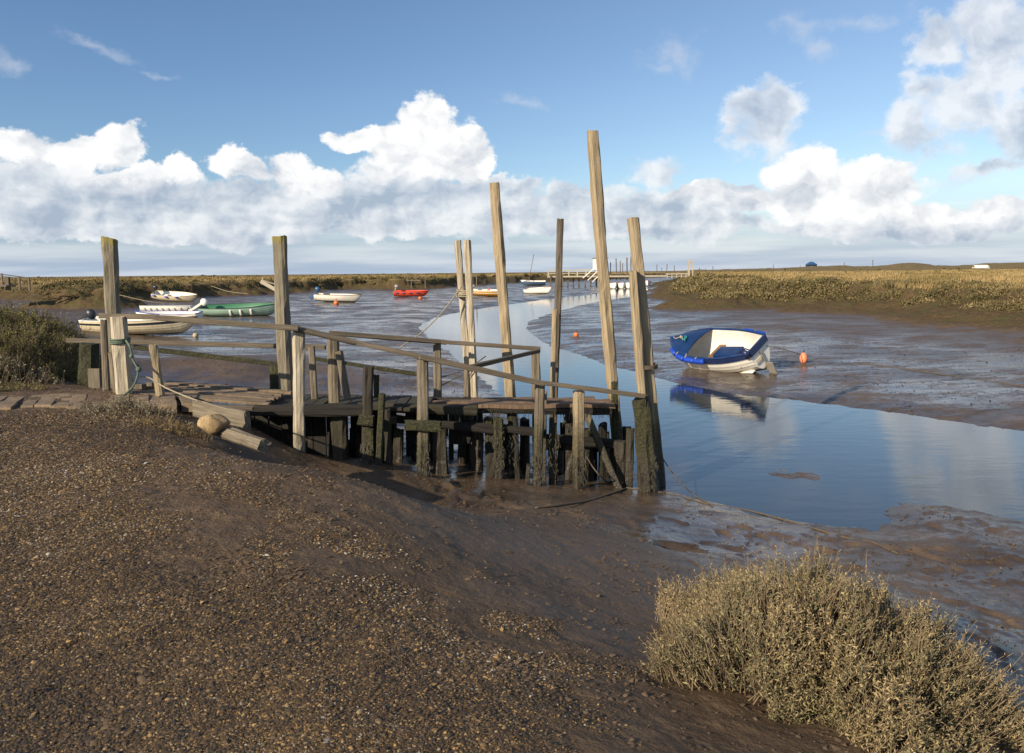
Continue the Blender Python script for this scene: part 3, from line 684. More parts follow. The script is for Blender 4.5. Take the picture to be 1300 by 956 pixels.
for a in [(632,540,10.85,.6,.075), (651,545,11.0,.6,.07), (702,545,10.7,.6,.07), (682,575,10.5,.35,.06), (735,578,10.5,.35,.075), (537,560,10.25,.4,.08), (820,575,10.45,.45,.14), (724,520,11.15,.3,.08), (604,520,11.2,.5,.09), (466,560,10.2,.3,.08)]: weed(*a)
mbw = MB()
for i in range(110):
    x = random.uniform(-1.0, 1.4); z0 = 1.10; l = random.uniform(.04, .16)
    mbw.tube([(x, 10.94, z0), (x+random.uniform(-.02, .02), 10.93, z0-l)], 0.003, 3, 0)
o = mbw.build('seaweed', 'weed', None, 0, False); o['kind'] = 'stuff'; o.data.transform(Matrix.Translation(-Vector(JR.location))); o.parent = JR
# ------------------------------------------------------------------ bank edge things
def onb(px, py, z): return G(px, py, z)
wb = thing('sleeper_beam', 'thick weathered plank lying from the bank towards the dark gap under the deck', 'plank', P(250,517,9.2)); 
def single(name, p, q, w_, t_, mat, label, cat, **k):
    o = timber(name, p, q, w_, t_, mat, None, **k); tag(o, label, cat); return o
bpy.data.objects.remove(wb)
single('timber_plank', P(248,518,9.25), P(314,533,8.6), 0.07, 0.185, 'grey', 'thick weathered plank on edge above the boulder, pointing at the dark gap under the deck', 'plank', round_=0.1)
single('timber_plank', P(283,548,8.35), P(336,566,7.75), 0.15, 0.13, 'grey', 'worn round edged beam half sunk in mud, just right of the boulder', 'plank', round_=0.35)
single('timber_plank', P(205,514,9.9), P(322,518,10.0), 0.10, 0.05, 'rail', 'flat dark board lying along the bank behind the thick plank', 'plank')
# boulder
def rock(name, c, r, sq, mat, seed=1, label=None, cat=None, group=None, n=14):
    mb = MB().ball((0,0,0), 1.0, (1,1,1), n*2, n); V = np.array(mb.V); rr = np.random.default_rng(seed); o = rr.uniform(0, 9, 3)
    k = 1+0.22*fbm(V[:,0]*1.3+o[0]+V[:,2], V[:,1]*1.3+o[1]-V[:,2]*0.7, 4)
    for _ in range(7):
        nrm = rr.normal(size=3); nrm /= np.linalg.norm(nrm); dd = V@nrm
        V = V-np.outer(np.maximum(dd-0.74, 0)*0.9, nrm)
    V = V*k[:,None]*np.array(sq)*r
    ob = mk(name, V, mb.F, mat, None, c); 
    return tag(ob, label, cat, group)
def rockmat(name, a, b_):
    m, w, b = newmat(name); o = objc(w); n = w.noise(o, 6.0, 7, 0.65); n2 = w.noise(o, 40.0, 5, 0.65)
    c = w.mix(w.ss(n, 0.32, 0.66), a, b_); c = w.mix(w.m('MULTIPLY', w.ss(n2, 0.52, 0.7), 0.5), c, tuple(x*0.4 for x in b_))
    w.put(b.inputs['Base Color'], c); b.inputs['Roughness'].default_value = 0.85; bump(w, b, w.m('ADD', n, w.m('MULTIPLY', n2, 0.4)), 0.7, 0.03); return m
M['rock'] = rockmat('sandstone', (0.36,0.26,0.13), (0.20,0.135,0.07)); M['slab'] = rockmat('worn_board', (0.22,0.16,0.10), (0.13,0.095,0.06))
c = G(267, 548, 1.38); rock('boulder', (c.x, c.y+0.08, 1.44), 0.155, (1.12,0.85,0.74), M['rock'], 11, 'tan boulder sitting under the thick plank on the bank', 'rock')
# boardwalk of worn planks leading in from the left
mb = MB(); x = -7.6; r = np.random.default_rng(4)
while x < -3.9:
    wd = r.uniform(.16, .26); y0 = 9.35+r.uniform(-.10, .12)+0.06*(x+7); y1 = 10.35+r.uniform(-.06, .06); sk = 0.5
    zt = 1.452+r.uniform(-.012, .015); 
    V = []; n = 8
    for i in range(n+1):
        f = i/n; y = y0+(y1-y0)*f; xx = x-sk*(y-y0)*0.9; e = r.uniform(-.01, .01); zz = zt+0.012*math.sin(f*5+x*3)
        V += [(xx+e, y, zz), (xx+wd-.012+e, y, zz+r.uniform(-.006, .006)), (xx+wd-.012, y, zz-.11), (xx, y, zz-.11)]
    Fc = [(3,2,1,0), (n*4, n*4+1, n*4+2, n*4+3)]
    for i in range(n):
        for j in range(4): Fc.append((i*4+j, i*4+(j+1) % 4, (i+1)*4+(j+1) % 4, (i+1)*4+j))
    mb.add(V, Fc); x += wd
o = mb.build('boardwalk', 'slab', None, 0.006, False); tag(o, 'low walkway of worn grey planks sunk in the bank at the left edge', 'boardwalk')
deckL = MB()
for i in range(9):
    y = 10.4+i*0.13; deckL.box((-4.15+r.uniform(-.1, .1), y, 1.40+r.uniform(-.01, .012)-0.02), (1.7+r.uniform(-.1, .2), 0.115, 0.04), (0, 0.09, 0.03*r.uniform(-1, 1)))
o = deckL.build('gangplank', 'slab', None, 0.006, False); tag(o, 'grey plank ramp joining the bank to the jetty deck', 'ramp')
# ------------------------------------------------------------------ ropes
def rope(label, pts, r, mat, cat='rope', group=None, name='rope'):
    o = MB().tube(pts, r, 5, 8).build(name, mat); return tag(o, label, cat, group)
c0 = P(151,432,10.15)
mb = MB()
for k in range(3):
    q = P(152.2, 430+k*2.6, 10.3); pts = []
    for i in range(13):
        a = 2*math.pi*i/12+0.3; s_ = 0.118
        pts.append((q.x+s_*math.cos(a)*1.02, q.y+s_*math.sin(a)*1.02, q.z+0.006*math.sin(a+k)))
    mb.tube(pts, 0.012, 5, 2)
mb.tube([P(160,432,10.15), P(165,440,10.1), P(168,455,10.1), P(175,470,10.05), P(172,485,10.0), P(164,496,10.0), P(152,506,9.9)], 0.013, 5, 6)
mb.tube([P(160,433,10.15), P(167,445,10.1), P(170,458,10.12), P(177,466,10.1)], 0.010, 5, 6)
mb.ball(tuple(P(176,469,10.05)), 0.035); mb.ball(tuple(P(167,452,10.1)), 0.028)
tag(mb.build('rope', 'grope'), 'green rope looped and knotted round the white post at the bank end', 'rope')
rope('pale rope sagging from the knot on the green rope down to the thick plank', [P(177,478,10.05), P(190,480,10.1), P(210,492,10.0), P(238,504,9.6), P(262,512,9.1), P(300,522,8.7)], 0.010, 'rope')
rope('taut pale rope slanting from the lashed pair of slim posts to the back handrail', [P(586,364,12.35), P(560,398,12.2), P(533,424,12.05), P(508,441,11.9)], 0.010, 'rope')
mb = MB()
for k in range(5):
    q = P(590, 368+k*2.2, 12.4)
    mb.tube([(q.x+0.125*math.cos(a), q.y+0.12*math.sin(a), q.z+0.01*math.sin(a*1.0+k)) for a in np.linspace(0, 2*math.pi, 12)], 0.011, 5, 1)
tag(mb.build('rope', 'rope'), 'pale lashing wound round the pair of slim bleached posts', 'rope')
mb = MB()
for k in range(3):
    q = P(821.5, 463+k*2.2, 10.95)
    mb.tube([(q.x+0.14*math.cos(a), q.y+0.13*math.sin(a), q.z+0.01*math.sin(a+k)) for a in np.linspace(0, 2*math.pi, 12)], 0.012, 5, 1)
tag(mb.build('rope', 'drope'), 'rope binding round the two posts at the water end', 'rope')
def onground(lst, z0=0.1, lift=0.012):
    out = []
    for a, b in lst:
        p = G(a, b, z0)
        for _ in range(4): p = G(a, b, zat(p.x, p.y))
        out.append((p.x, p.y, max(zat(p.x, p.y), 0)+lift))
    return out
rope('muddy rope trailing over the wet mud from the jetty end towards the shrub', [P(745,580,10.6), P(752,592,10.55), P(762,604,10.5)]+onground([(774,613),(800,620),(850,627),(900,640),(950,650),(1010,664),(1070,680),(1105,688),(1140,703)], 0.1, 0.003), 0.010, 'drope')
rope('thin slack rope dipping from the water end posts into the channel', [P(839,578,10.9), P(850,595,10.7), P(866,615,10.4)]+onground([(884,632),(905,643)], 0.02), 0.008, 'drope')
rope('dark rope lying across the mud in front of the jetty', onground([(680,646),(710,643),(745,637),(775,628),(795,621)], 0.3), 0.014, 'drope')
mb = MB()
mb.tube([P(620,462,12.3), P(600,470,12.2), P(575,482,12.1), P(556,492,12.0)], 0.008, 5, 4); mb.tube([P(617,452,12.3), P(600,464,12.2), P(578,474,12.1), P(556,480,12.0)], 0.008, 5, 4)
tag(mb.build('rope', 'drope'), 'two dark slack lines strung between the back handrail posts and the lashed pair', 'rope')
# ------------------------------------------------------------------ boats
def hullfn(L, B, D, stern=0.82, bowp=2.3, flare=0.0, rise=0.28, punt=0.0):
    def f(s, t):
        w_ = stern+(1-stern)*math.sin(math.pi/2*min(1, s/0.45)) if s < 0.45 else max(0.0, 1-((s-0.45)/0.55)**bowp*(1-punt))
        hb = B/2*w_
        kz = 0.05*D*(1-2*s)**2+(D*1.0*((s-0.82)/0.18)**2.4*0.75 if s > 0.82 else 0)+(0.10*D*((0.2-s)/0.2) if s < 0.2 else 0)
        sz = D*(1+rise*s*s+0.07*(1-s)**2)
        y = hb*(1-(1-t)**2.3)**0.85; z_ = kz+(sz-kz)*(0.28*t+0.72*t**1.7)
        y *= 1-0.12*(1-t)
        xx = L*(s-0.5)+(0.10*L*0.5*max(0, (s-0.85)/0.15)*t*0.6)
        return xx, y, z_
    return f
def hull_parts(root, fn, mats, th=0.03, ns=26, nt=15, strakes=7, rim=0.025, rimmat=None, lining=None, band=None):
    """outer hull with lapped planks, inner lining, gunwale"""
    def grid_(side_off, lap):
        g = []
        for i in range(ns+1):
            s = i/ns; row = []
            for j in range(-nt, nt+1):
                t = abs(j)/nt; x, y, z = fn(s, t); 
                fr = (t*strakes) % 1.0
                o = lap*(1-fr) if t > 0 else 0
                y = max(0.0, y+o*(1 if y > 0.05 else 0)-side_off*min(1, y/0.1)); zz = z+(side_off*1.0 if t < 0.999 else 0)
                row.append((x-(0 if not side_off else 0)+(th if side_off and i == 0 else 0)-(0.06 if side_off and i == ns else 0), math.copysign(y, j), zz))
            g.append(row)
        return g
    for name, off, lap, mat in (('hull', 0.0, 0.012, mats), ('lining', th, 0.0, lining or mats)):
        g = grid_(off, lap); V = [v for r_ in g for v in r_]; k = 2*nt+1; Fc = []
        for i in range(ns):
            for j in range(k-1):
                q_ = (i*k+j, i*k+j+1, (i+1)*k+j+1, (i+1)*k+j); Fc.append(q_ if off else q_[::-1])
        Fc.append(tuple(range(k)) if off == 0 else tuple(range(k-1, -1, -1)))
        mk(name, V, Fc, M[mat] if isinstance(mat, str) else mat, root, smooth=(off > 0))
    pts = []
    for i in range(0, ns+1): x, y, z = fn(i/ns, 1.0); pts.append((x, y+0.004, z+0.008))
    for i in range(ns-1, -1, -1): x, y, z = fn(i/ns, 1.0); pts.append((x, -y-0.004, z+0.008))
    mb = MB().tube(pts, rim, 6, 2); a, b = pts[0], pts[-1]; mb.tube([a, b], rim, 6, 0)
    mb.build('gunwale', rimmat or 'brown', root)
def thwart(root, fn, s, w_=0.22, z=0.68, mat='brown'):
    x, y, zz = fn(s, z); mk2 = MB().box((x, 0, zz), (w_, 2*y-0.03, 0.03)); mk2.build('thwart', mat, root, 0.005, False)
def outboard(root, x, z, mat='dark', up=1.15, sc=1.0, y=0.0):
    """tilted outboard motor on the stern; up = tilt in radians"""
    c, s_ = math.cos(up), math.sin(up)
    def T(a, b, c2): # local: a aft, c2 up
        return (x-(a*c+(-c2)*s_*-1*-1)*sc if False else x-(a*c-c2*s_)*sc, y+b*sc, z+(a*s_+c2*c)*sc)
    cow = MB().ball((0,0,0), 0.2*sc, (1.15,0.8,0.95), 12, 8)
    V = [T(p[0]/sc-0.05, p[1]/sc, p[2]/sc+0.30) for p in cow.V]
    o = mk('outboard_motor', V, cow.F, M[mat], root)
    leg = MB().box((0,0,0), (0.11,0.07,0.75)).box((0.02,0,-0.33), (0.32,0.05,0.05)).ball((0.0,0,-0.42), 0.06, (2.0,0.9,0.9)); 
    V = [T(p[0], p[1], p[2]-0.18) for p in leg.V]; l = mk('motor_leg', V, leg.F, M[mat], o, smooth=False)
    pr = MB()
    for k in range(3):
        a = k*2.1; pr.box((0.15, 0.06*math.cos(a), -0.60+0.06*math.sin(a)), (0.02, 0.05, 0.10), (a, 0.3, 0))
    mk('propeller', [T(*p) for p in pr.V], pr.F, M['dark'], o, smooth=False)
    return o
def boat(name, label, px, py, z, yaw, heel=0.0, pitch=0.0, lift=0.0, group=None, cat='boat'):
    c = G(px, py, z)
    for _ in range(3): c = G(px, py, max(0, zat(c.x, c.y)))
    t = thing(name, label, cat, (c.x, c.y, c.z+lift), group)
    t.rotation_euler = (Matrix.Rotation(yaw, 3, 'Z') @ Matrix.Rotation(pitch, 3, 'Y') @ Matrix.Rotation(heel, 3, 'X')).to_euler()
    return t
BG = 'small boats stranded on the mud'
M['hw'] = hullpaint('white_hull', (0.80,0.78,0.72)); M['hc'] = hullpaint('cream_hull', (0.72,0.62,0.43), line=0.10); M['hg'] = hullpaint('green_hull', (0.30,0.44,0.36), line=0.12)
M['hwg'] = hullpaint('white_hull_green_foot', (0.80,0.76,0.66), (0.06,0.10,0.05), 0.2); M['hr'] = hullpaint('red_hull', (0.62,0.07,0.03), (0.35,0.30,0.25), 0.12)
M['hy'] = hullpaint('yellow_hull', (0.62,0.32,0.05), (0.12,0.09,0.05), 0.08); M['hd'] = hullpaint('dark_blue_hull', (0.05,0.09,0.15), (0.5,0.5,0.48), 0.2)
M['lin_w'] = paint('white_lining', (0.72,0.69,0.62), dirt=0.3); M['lin_g'] = paint('green_lining', (0.03,0.16,0.08)); M['lin_d'] = paint('grey_lining', (0.22,0.20,0.17))
# 1. the white and blue boat in the foreground channel
hb = boat('rowing_boat', 'white rowing boat with blue gunwale, fenders and engine box, heeled over at the water edge', 922, 467, 0.08, R(180-56), R(-32), R(4), -0.04)
fn = hullfn(3.05, 1.44, 0.84, 0.60, 3.6, rise=0.30)
hull_parts(hb, fn, 'hw', lining='lin_w', rim=0.036, rimmat='blue', ns=32)
def strip(root, fn, t0, t1, mat, name, s0=0.0, s1=1.0, out=0.02, n=32):
    V = []; Fc = []
    for sd_ in (1, -1):
        b = len(V)
        for i in range(n+1):
            s = s0+(s1-s0)*i/n
            for t, o_ in ((t0, out), (t1, out), (t1, out-0.014), (t0, out-0.014)):
                x, y, z = fn(s, t); V.append((x, sd_*(y+o_), z))
        for i in range(n):
            for j in range(4): Fc.append((b+i*4+j, b+i*4+(j+1) % 4, b+(i+1)*4+(j+1) % 4, b+(i+1)*4+j))
    return mk(name, V, Fc, M[mat] if isinstance(mat, str) else mat, root, smooth=False)
strip(hb, fn, 0.86, 1.0, 'navy', 'rubbing_strake', out=0.03)
# dark-blue foredeck cover
V = []; Fc = []; n = 12; m_ = 8
for i in range(n+1):
    s = 0.66+0.335*i/n
    for j in range(m_+1):
        e = -1+2*j/m_; x, y, z = fn(s, 1.0)
        cut = 0.0 if i else 0.0
        V.append((x-(0.0 if i else 0.10*(1-e*e)*-1), e*(y+0.02), z+0.035+0.07*(1-e*e)))
for i in range(n):
    for j in range(m_): Fc.append((i*(m_+1)+j, i*(m_+1)+j+1, (i+1)*(m_+1)+j+1, (i+1)*(m_+1)+j))
b0 = len(V)
V += [(v[0], v[1], v[2]-0.03) for v in V[:b0]]; Fc += [tuple(i+b0 for i in f[::-1]) for f in list(Fc)]
k_ = m_+1
rimv = list(range(k_))+[i*k_+m_ for i in range(1, n+1)]+[n*k_+j for j in range(m_-1, -1, -1)]+[i*k_ for i in range(n-1, 0, -1)]
for a, b in zip(rimv, rimv[1:]+rimv[:1]): Fc.append((b, a, a+b0, b+b0))
fd = mk('foredeck_cover', V, Fc, M['blue'], hb)
x, y, z = fn(0.9, 1.0)
MB().tube([(x+.22, 0, z+.14), (x+.05, .08, z+.13), (x-.15, .02, z+.16), (x-.3, .16, z+.13)], 0.016, 5).ball((x-.12, .02, z+.14), .05).build('painter_rope', 'rope', fd)
MB().tube([(x-.12, .0, z+.15), (x-.28, .14, z+.14), (x-.36, .05, z+.14), (x-.25, -.02, z+.15), (x-.4, .2, z+.13)], 0.02, 5).build('painter_rope', 'teal', fd)
for s in (0.17, 0.60): thwart(hb, fn, s, 0.24, 0.62)
thwart(hb, fn, 0.46, 0.2, 0.42, 'brown')
MB().box((fn(0.38,0)[0], -0.03, 0.40), (0.85, 0.46, 0.50)).build('engine_box', 'blue', hb, 0.02, False)
MB().box((fn(0.36,0)[0], 0, 0.20), (1.8, 0.80, 0.03)).build('floor_board', 'lin_w', hb, 0.005, False)
MB().box((fn(0.5,0)[0], .22, 0.30), (0.5, 0.14, 0.03), (0.1, 0.2, 0.3)).build('floor_board', 'brown', hb, 0.005, False)
def fender(s, side, mat='fender', l=0.30, r=0.085):
    x, y, z = fn(s, 0.97); x2, y2, z2 = fn(min(1, s+0.08), 0.97); a = Vector((x, side*(y+0.075), z-0.02)); b = Vector((x2, side*(y2+0.075), z2-0.02))
    d = (b-a).normalized()*l/2; c = (a+b)/2
    MB().tube([c-d*1.25, c-d, c-d*0.7, c+d*0.7, c+d, c+d*1.25], lambda f: r*(1 if 0.2 < f < 0.8 else max(0.25, 1-((abs(f-.5)-.3)/.2)**2*0.8)), 9, 3).build('fender', mat, hb)
for s in (0.46, 0.58, 0.71, 0.84): fender(s, 1)
for s in (0.06, 0.22): fender(s, -1)
for s in (0.53, 0.66, 0.79): 
    x, y, z = fn(s, 1.0); MB().tube([(x, y-.02, z+.03), (x+.03, y+.06, z+.02), (x+.06, y+.08, z-.06)], 0.018, 5).build('fender_rope', 'rope', hb)
x, y, z = fn(0.16, 1.0)
x, y, z = fn(0.0, 1.0)
MB().box((x-.02, 0, z-.05), (0.07, 2*y-.02, 0.20)).build('transom_cap', 'navy', hb, 0.01, False)
MB().box((x-.035, .0, 0.30), (0.03, 0.05, 0.75)).box((x-.13, 0, 0.08), (0.24, 0.035, 0.42)).build('rudder', 'lin_d', hb, 0.006, False)
MB().box((x-.025, .20, 0.52), (0.02, 0.26, 0.12)).build('name_board', 'cream', hb, 0.004, False)
MB().tube([(x-.02,.34,z+.04), (x+.10,.40,z+.14), (x+.22,.42,z+.05)], 0.02, 6).ball((x+.02,.5,z+.03), .09, (1.2,1,1.3)).build('stern_gear', 'navy', hb)
# keel
V = []; 
mbk = MB()
for i in range(14):
    s0, s1 = i/14, (i+1)/14; a = fn(s0, 0); b = fn(s1, 0); mbk.box(((a[0]+b[0])/2, 0, (a[2]+b[2])/2-0.03), (b[0]-a[0]+.02, 0.045, 0.07), (0, -math.atan2(b[2]-a[2], b[0]-a[0]), 0))
mbk.build('keel', 'lin_d', hb, 0, False)
# 2..: the moored fleet
t = boat('motor_boat', 'long cream motor boat with a tilted dark outboard, nearest of the boats on the left', 180, 424, 0.2, R(3), R(5), 0, -0.03, BG)
f2 = hullfn(5.0, 1.75, 0.72, 0.75, 2.2, rise=0.22); hull_parts(t, f2, 'hc', lining='lin_w', rimmat='white_paint'); strip(t, f2, 0.80, 0.90, 'dark', 'rubbing_strake')
for s in (0.25, 0.45): thwart(t, f2, s)
V = MB(); 
for i in range(8):
    s0 = 0.58+i*0.05; x0, y0, z0 = f2(s0, 1); x1, y1, z1 = f2(s0+0.05, 1); V.add([(x0,-y0,z0+.02),(x0,y0,z0+.02),(x1,y1,z1+.02),(x1,-y1,z1+.02),(x0,0,z0+.09),(x1,0,z1+.09)], [(0,4,5,3),(4,1,2,5)])
V.build('foredeck', 'cream', t); outboard(t, -2.55, 0.85, 'dark', 0.95, 1.15)
t = boat('rowing_boat', 'white rowing boat with blue gunwale lying half hidden behind the handrail', 214, 408, 0.2, R(178), R(-4), 0, -0.03, BG)
f3 = hullfn(3.7, 1.45, 0.5, 0.8); hull_parts(t, f3, 'hw', lining='lin_w', rimmat='fender'); [thwart(t, f3, s, mat='lin_w') for s in (0.3, 0.6)]
t = boat('skiff', 'small square ended white skiff behind the blue rimmed rowing boat', 215, 398.5, 0.2, R(2), R(-3), 0, -0.03, BG)
f4 = hullfn(3.6, 1.4, 0.55, 0.92, 4.0, rise=0.05, punt=0.35); hull_parts(t, f4, 'hw', lining='lin_w', rimmat='white_paint'); [thwart(t, f4, s, mat='lin_w') for s in (0.25, 0.6)]
for s in np.linspace(.1, .9, 8):
    x, y, z = f4(s, 0.75); MB().box((x, -y-.02, z), (0.10, 0.04, 0.16)).build('rib', 'lin_d', t, 0, False)
t = boat('motor_boat', 'cream dinghy with blue fenders and a dark outboard, beached highest on the left bank', 223, 383, 0.5, R(-4), R(16), R(5), 0.05, BG)
f5 = hullfn(4.3, 1.5, 0.68, 0.8, 2.4); hull_parts(t, f5, 'hc', lining='lin_w', rimmat='cream'); [thwart(t, f5, s) for s in (0.3, 0.6)]; outboard(t, -2.1, 0.95, 'dark', 0.25, 1.2)
for s in (0.08, 0.38, 0.62):
    x, y, z = f5(s, .92); MB().ball((x, -y-.06, z), .09, (2.2, 1, 1)).build('fender', 'fender', t)
t = boat('motor_boat', 'pale green open boat with dark green inside and a white outboard tilted up', 305, 401, 0.2, R(4), R(9), 0, -0.03, BG)
f6 = hullfn(5.2, 1.8, 0.66, 0.72, 2.2, rise=0.35); hull_parts(t, f6, 'hg', lining='lin_g', rimmat='dark'); [thwart(t, f6, s, mat='lin_g') for s in (0.2, 0.42, 0.65)]; outboard(t, -2.7, 0.85, 'white_paint', 1.0, 1.3)
for s in (0.42, 0.55, 0.68):
    x, y, z = f6(s, .7); MB().box((x, -y-.04, z), (0.13, 0.06, 0.42), (0.35, 0, 0)).build('fender', 'white_paint', t, 0.02)
t = boat('motor_boat', 'white boat with green waterline and blue outboard, alone in the middle of the mud', 429, 383.5, 0.22, R(-3), R(4), R(2), -0.03, BG)
f7 = hullfn(4.4, 1.6, 0.74, 0.82, 2.3, rise=0.12); hull_parts(t, f7, 'hwg', lining='lin_w', rimmat='brown'); [thwart(t, f7, s) for s in (0.3, 0.6)]; outboard(t, -2.25, 0.95, 'mblue', 0.55, 1.3)
t = boat('dinghy', 'red dinghy with blue patches along its side near the wooden frame', 522, 376.8, 0.22, R(-3), R(4), 0, 0.0, BG)
f8 = hullfn(4.0, 1.5, 0.66, 0.9, 3.0, rise=0.1); hull_parts(t, f8, 'hr', lining='red', rimmat='red'); outboard(t, -1.85, 0.95, 'grey_p', 0.3, 1.1)
for s in (0.12, 0.32, 0.52, 0.72):
    x, y, z = f8(s, .8); MB().box((x, -y-.02, z), (0.42, 0.03, 0.14)).build('side_patch', 'navy', t, 0.005)
t = boat('motor_boat', 'yellow hulled boat with white topsides, seen just right of the slim lashed pair', 620, 376.5, 0.2, R(-2), R(3), R(2), 0.0, BG)
f9 = hullfn(4.2, 1.7, 0.72, 0.85, 2.4, rise=0.12); hull_parts(t, f9, 'hy', lining='lin_w', rimmat='white_paint'); strip(t, f9, 0.66, 1.0, 'white_paint', 'topside_band')
MB().ball((0, 0, .75), .15).tube([(0,0,.7),(0,0,1.05)], .05, 6, 0).build('winch', 'orange', t); outboard(t, -1.9, 0.9, 'grey_p', 0.2)
t = boat('sailing_dinghy', 'dark blue boat with a leaning bare mast, farther of two by the bend', 677, 363, 0.3, R(175), R(-6), 0, 0.0, BG)
fa = hullfn(5.0, 1.9, 0.9, 0.8); hull_parts(t, fa, 'hd', lining='lin_w', rimmat='white_paint'); MB().tube([(1.0,0,.5),(-0.2,0.1,6.4)], 0.06, 6, 0).build('mast', 'brown', t)
MB().box((1.9,0,1.05), (0.9,0.9,0.3)).build('foredeck_box', 'white_paint', t, .05)
t = boat('rowing_boat', 'white rowing boat with its bow towards the water, nearer of the two by the bend', 684, 373.5, 0.22, R(-38), R(8), R(-2), 0.0, BG)
fb_ = hullfn(3.9, 1.45, 0.72, 0.8); hull_parts(t, fb_, 'hw', lining='lin_w', rimmat='brown'); [thwart(t, fb_, s) for s in (0.3, 0.6)]
for i, (px, lab) in enumerate([(777, 'white boat with a red cover at the bend, leftmost of the three side by side'), (788, 'white boat with a red cover at the bend, middle of the three side by side'), (797.5, 'white boat at the bend, rightmost of the three side by side'), (822, 'red and white boat half hidden behind the right marsh at the bend')]):
    c = G(px, 366.5 if i < 3 else 362.5, 0); t = thing('motor_boat', lab, 'boat', (c.x, c.y, -0.12), 'boats afloat at the bend'); t.rotation_euler = (0, 0, R(-80-6*i))
    fc = hullfn(4.2, 1.55, 0.95, 0.85); hull_parts(t, fc, 'hw', lining='lin_w', rimmat='red' if i != 2 else 'white_paint', ns=14, nt=8)
    if i != 2: MB().ball((0.4,0,0.95), 0.62, (1.7,0.95,0.38)).build('boat_cover', 'red', t)
    else: MB().ball((0.4,0,0.9), 0.6, (1.5,0.9,0.3)).build('boat_cover', 'lin_w', t)
# buoys
def buoy(label, px, py, z, r, mat, sq=(1,1,1), up=0.6):
    c = G(px, py, z)
    for _ in range(3): c = G(px, py, max(0, zat(c.x, c.y)))
    t = thing('buoy', label, 'buoy', (c.x, c.y, c.z+r*up), 'mooring buoys on the mud')
    MB().ball((0,0,0), r, sq, 16, 10).build('float', mat, t)
    MB().tube([(0,0,r*sq[2]*.9),(0.01,0,r*sq[2]*1.25)], r*0.16, 6, 0).tube([(r*.2*math.cos(a),0,r*sq[2]*1.35+r*.2*math.sin(a)) for a in np.linspace(0,6.3,9)], r*.06, 5, 0).build('ring', 'dark', t)
buoy('pink diamond shaped buoy on the mud beside the blue and white boat', 1020, 461, 0.2, 0.115, 'pink', (1,1,1.5), 1.3)
buoy('orange buoy on the mud below the lone white boat', 427, 386.5, 0.2, 0.24, 'orange')
buoy('muddy cream ball buoy next to the long cream boat', 248.5, 428, 0.2, 0.13, 'ball')
buoy('small orange buoy under the bow of the red dinghy', 533.5, 380, 0.2, 0.20, 'orange')
buoy('yellow orange buoy on the mud between the tallest post and the thin dark post', 731.5, 427, 0.15, 0.12, 'orange')
rope('thin mooring line from the stern of the blue and white boat to the pink buoy', [P(960,437,22.0), P(985,441,22.3), P(1017,450,23.5)], 0.012, 'rope')
rope('thin mooring chain running over the right mud flat', onground([(1090,461),(1130,466),(1200,476),(1300,490)], 0.3, 0.0), 0.018, 'drope')
rope('slack mooring line from the left bank to the beached cream dinghy', [P(150,374,62), P(185,382,60), P(210,385,60)], 0.02, 'rope')
rope('pale mooring line running up the bank behind the green boat', [P(268,363,75), P(290,370,73), P(315,373,72)], 0.025, 'rope')
# mud-caught driftwood lump near the buoy
# ------------------------------------------------------------------ far structures
def fpost(root, px, y0, y1, d, wpx, mat='bleached_rail', name='post'):
    p, q = P(px, y0, d), P(px, y1, d); o = root.location; ww = wpx*d/F
    return MB().box(((p.x-o.x), p.y-o.y, (p.z+q.z)/2-o.z), (ww, ww, abs(p.z-q.z))).build(name, mat, root, 0, False)
def fbar(root, a, b, d, h, mat='bleached_rail', name='rail', d2=None, t=0.15):
    p, q = P(a[0], a[1], d), P(b[0], b[1], d2 or d); hh = h*d/F
    off = Vector(root.location); fr = frame(p, q); V, Fc, tp = beam_geo((q-p).length, t, hh, 5, 0.3, seg=5)
    return mk(name, V, Fc, M[mat], root, p-off, fr.to_euler(), False)
t = thing('footbridge', 'far pale timber landing stage with white railings, steps and a small white hut', 'landing stage', P(730,358,150)); d = 150
fbar(t, (695,343.5), (772,342.5), d, 1.4); fbar(t, (695,351.5), (845,350.5), d, 2.2, name='deck_edge', t=1.6); fbar(t, (695,347.5), (745,347), d, 0.8)
for px in (696, 709, 722, 733, 744): fpost(t, px, 343, 351, d, 1.4)
for px in (699, 706, 714, 721, 728, 735, 743, 750, 757, 764): fpost(t, px, 350, 364, d+random.uniform(-1, 1), 1.6, 'rail', 'pile')
for a, b in (((740,353),(754,341)), ((746,356),(760,343)), ((752,358),(764,346))): fbar(t, a, b, d-1.5, 2.0, 'white_paint', 'stair_rail')
p = P(762, 337, d); q_ = Vector(t.location)
hut = MB().box((p.x-q_.x, 0, p.z-q_.z+0.2), (2.6, 2.2, 2.2)).build('hut_wall', 'white_paint', t, 0, False)
MB().box((p.x-q_.x, 0, p.z-q_.z+1.4), (3.0, 2.6, 0.16)).build('hut_roof', 'grey_p', t, 0, False)
MB().box((p.x-q_.x-0.3, -1.12, p.z-q_.z+0.4), (0.9, 0.05, 0.7)).build('hut_window', 'dark', t, 0, False)
t = thing('timber_walkway', 'low pale railing of a walkway on the marsh, left of the square timber frame', 'walkway', P(860,350,150))
fbar(t, (845,348), (876,347.5), 145, 1.5); fbar(t, (845,351), (876,350.5), 145, 1.0)
for px in (847, 853, 859, 865, 871): fpost(t, px, 347, 353, 145, 1.0)
t = thing('mooring_gantry', 'upright pale timber gantry standing on the marsh right of the tall jetty posts', 'gantry', P(877,349,120))
fpost(t, 874.5, 329.5, 350, 120, 2.2); fpost(t, 879.5, 331, 350, 120, 1.2); fbar(t, (873.5,333), (881,333), 120, 0.9)
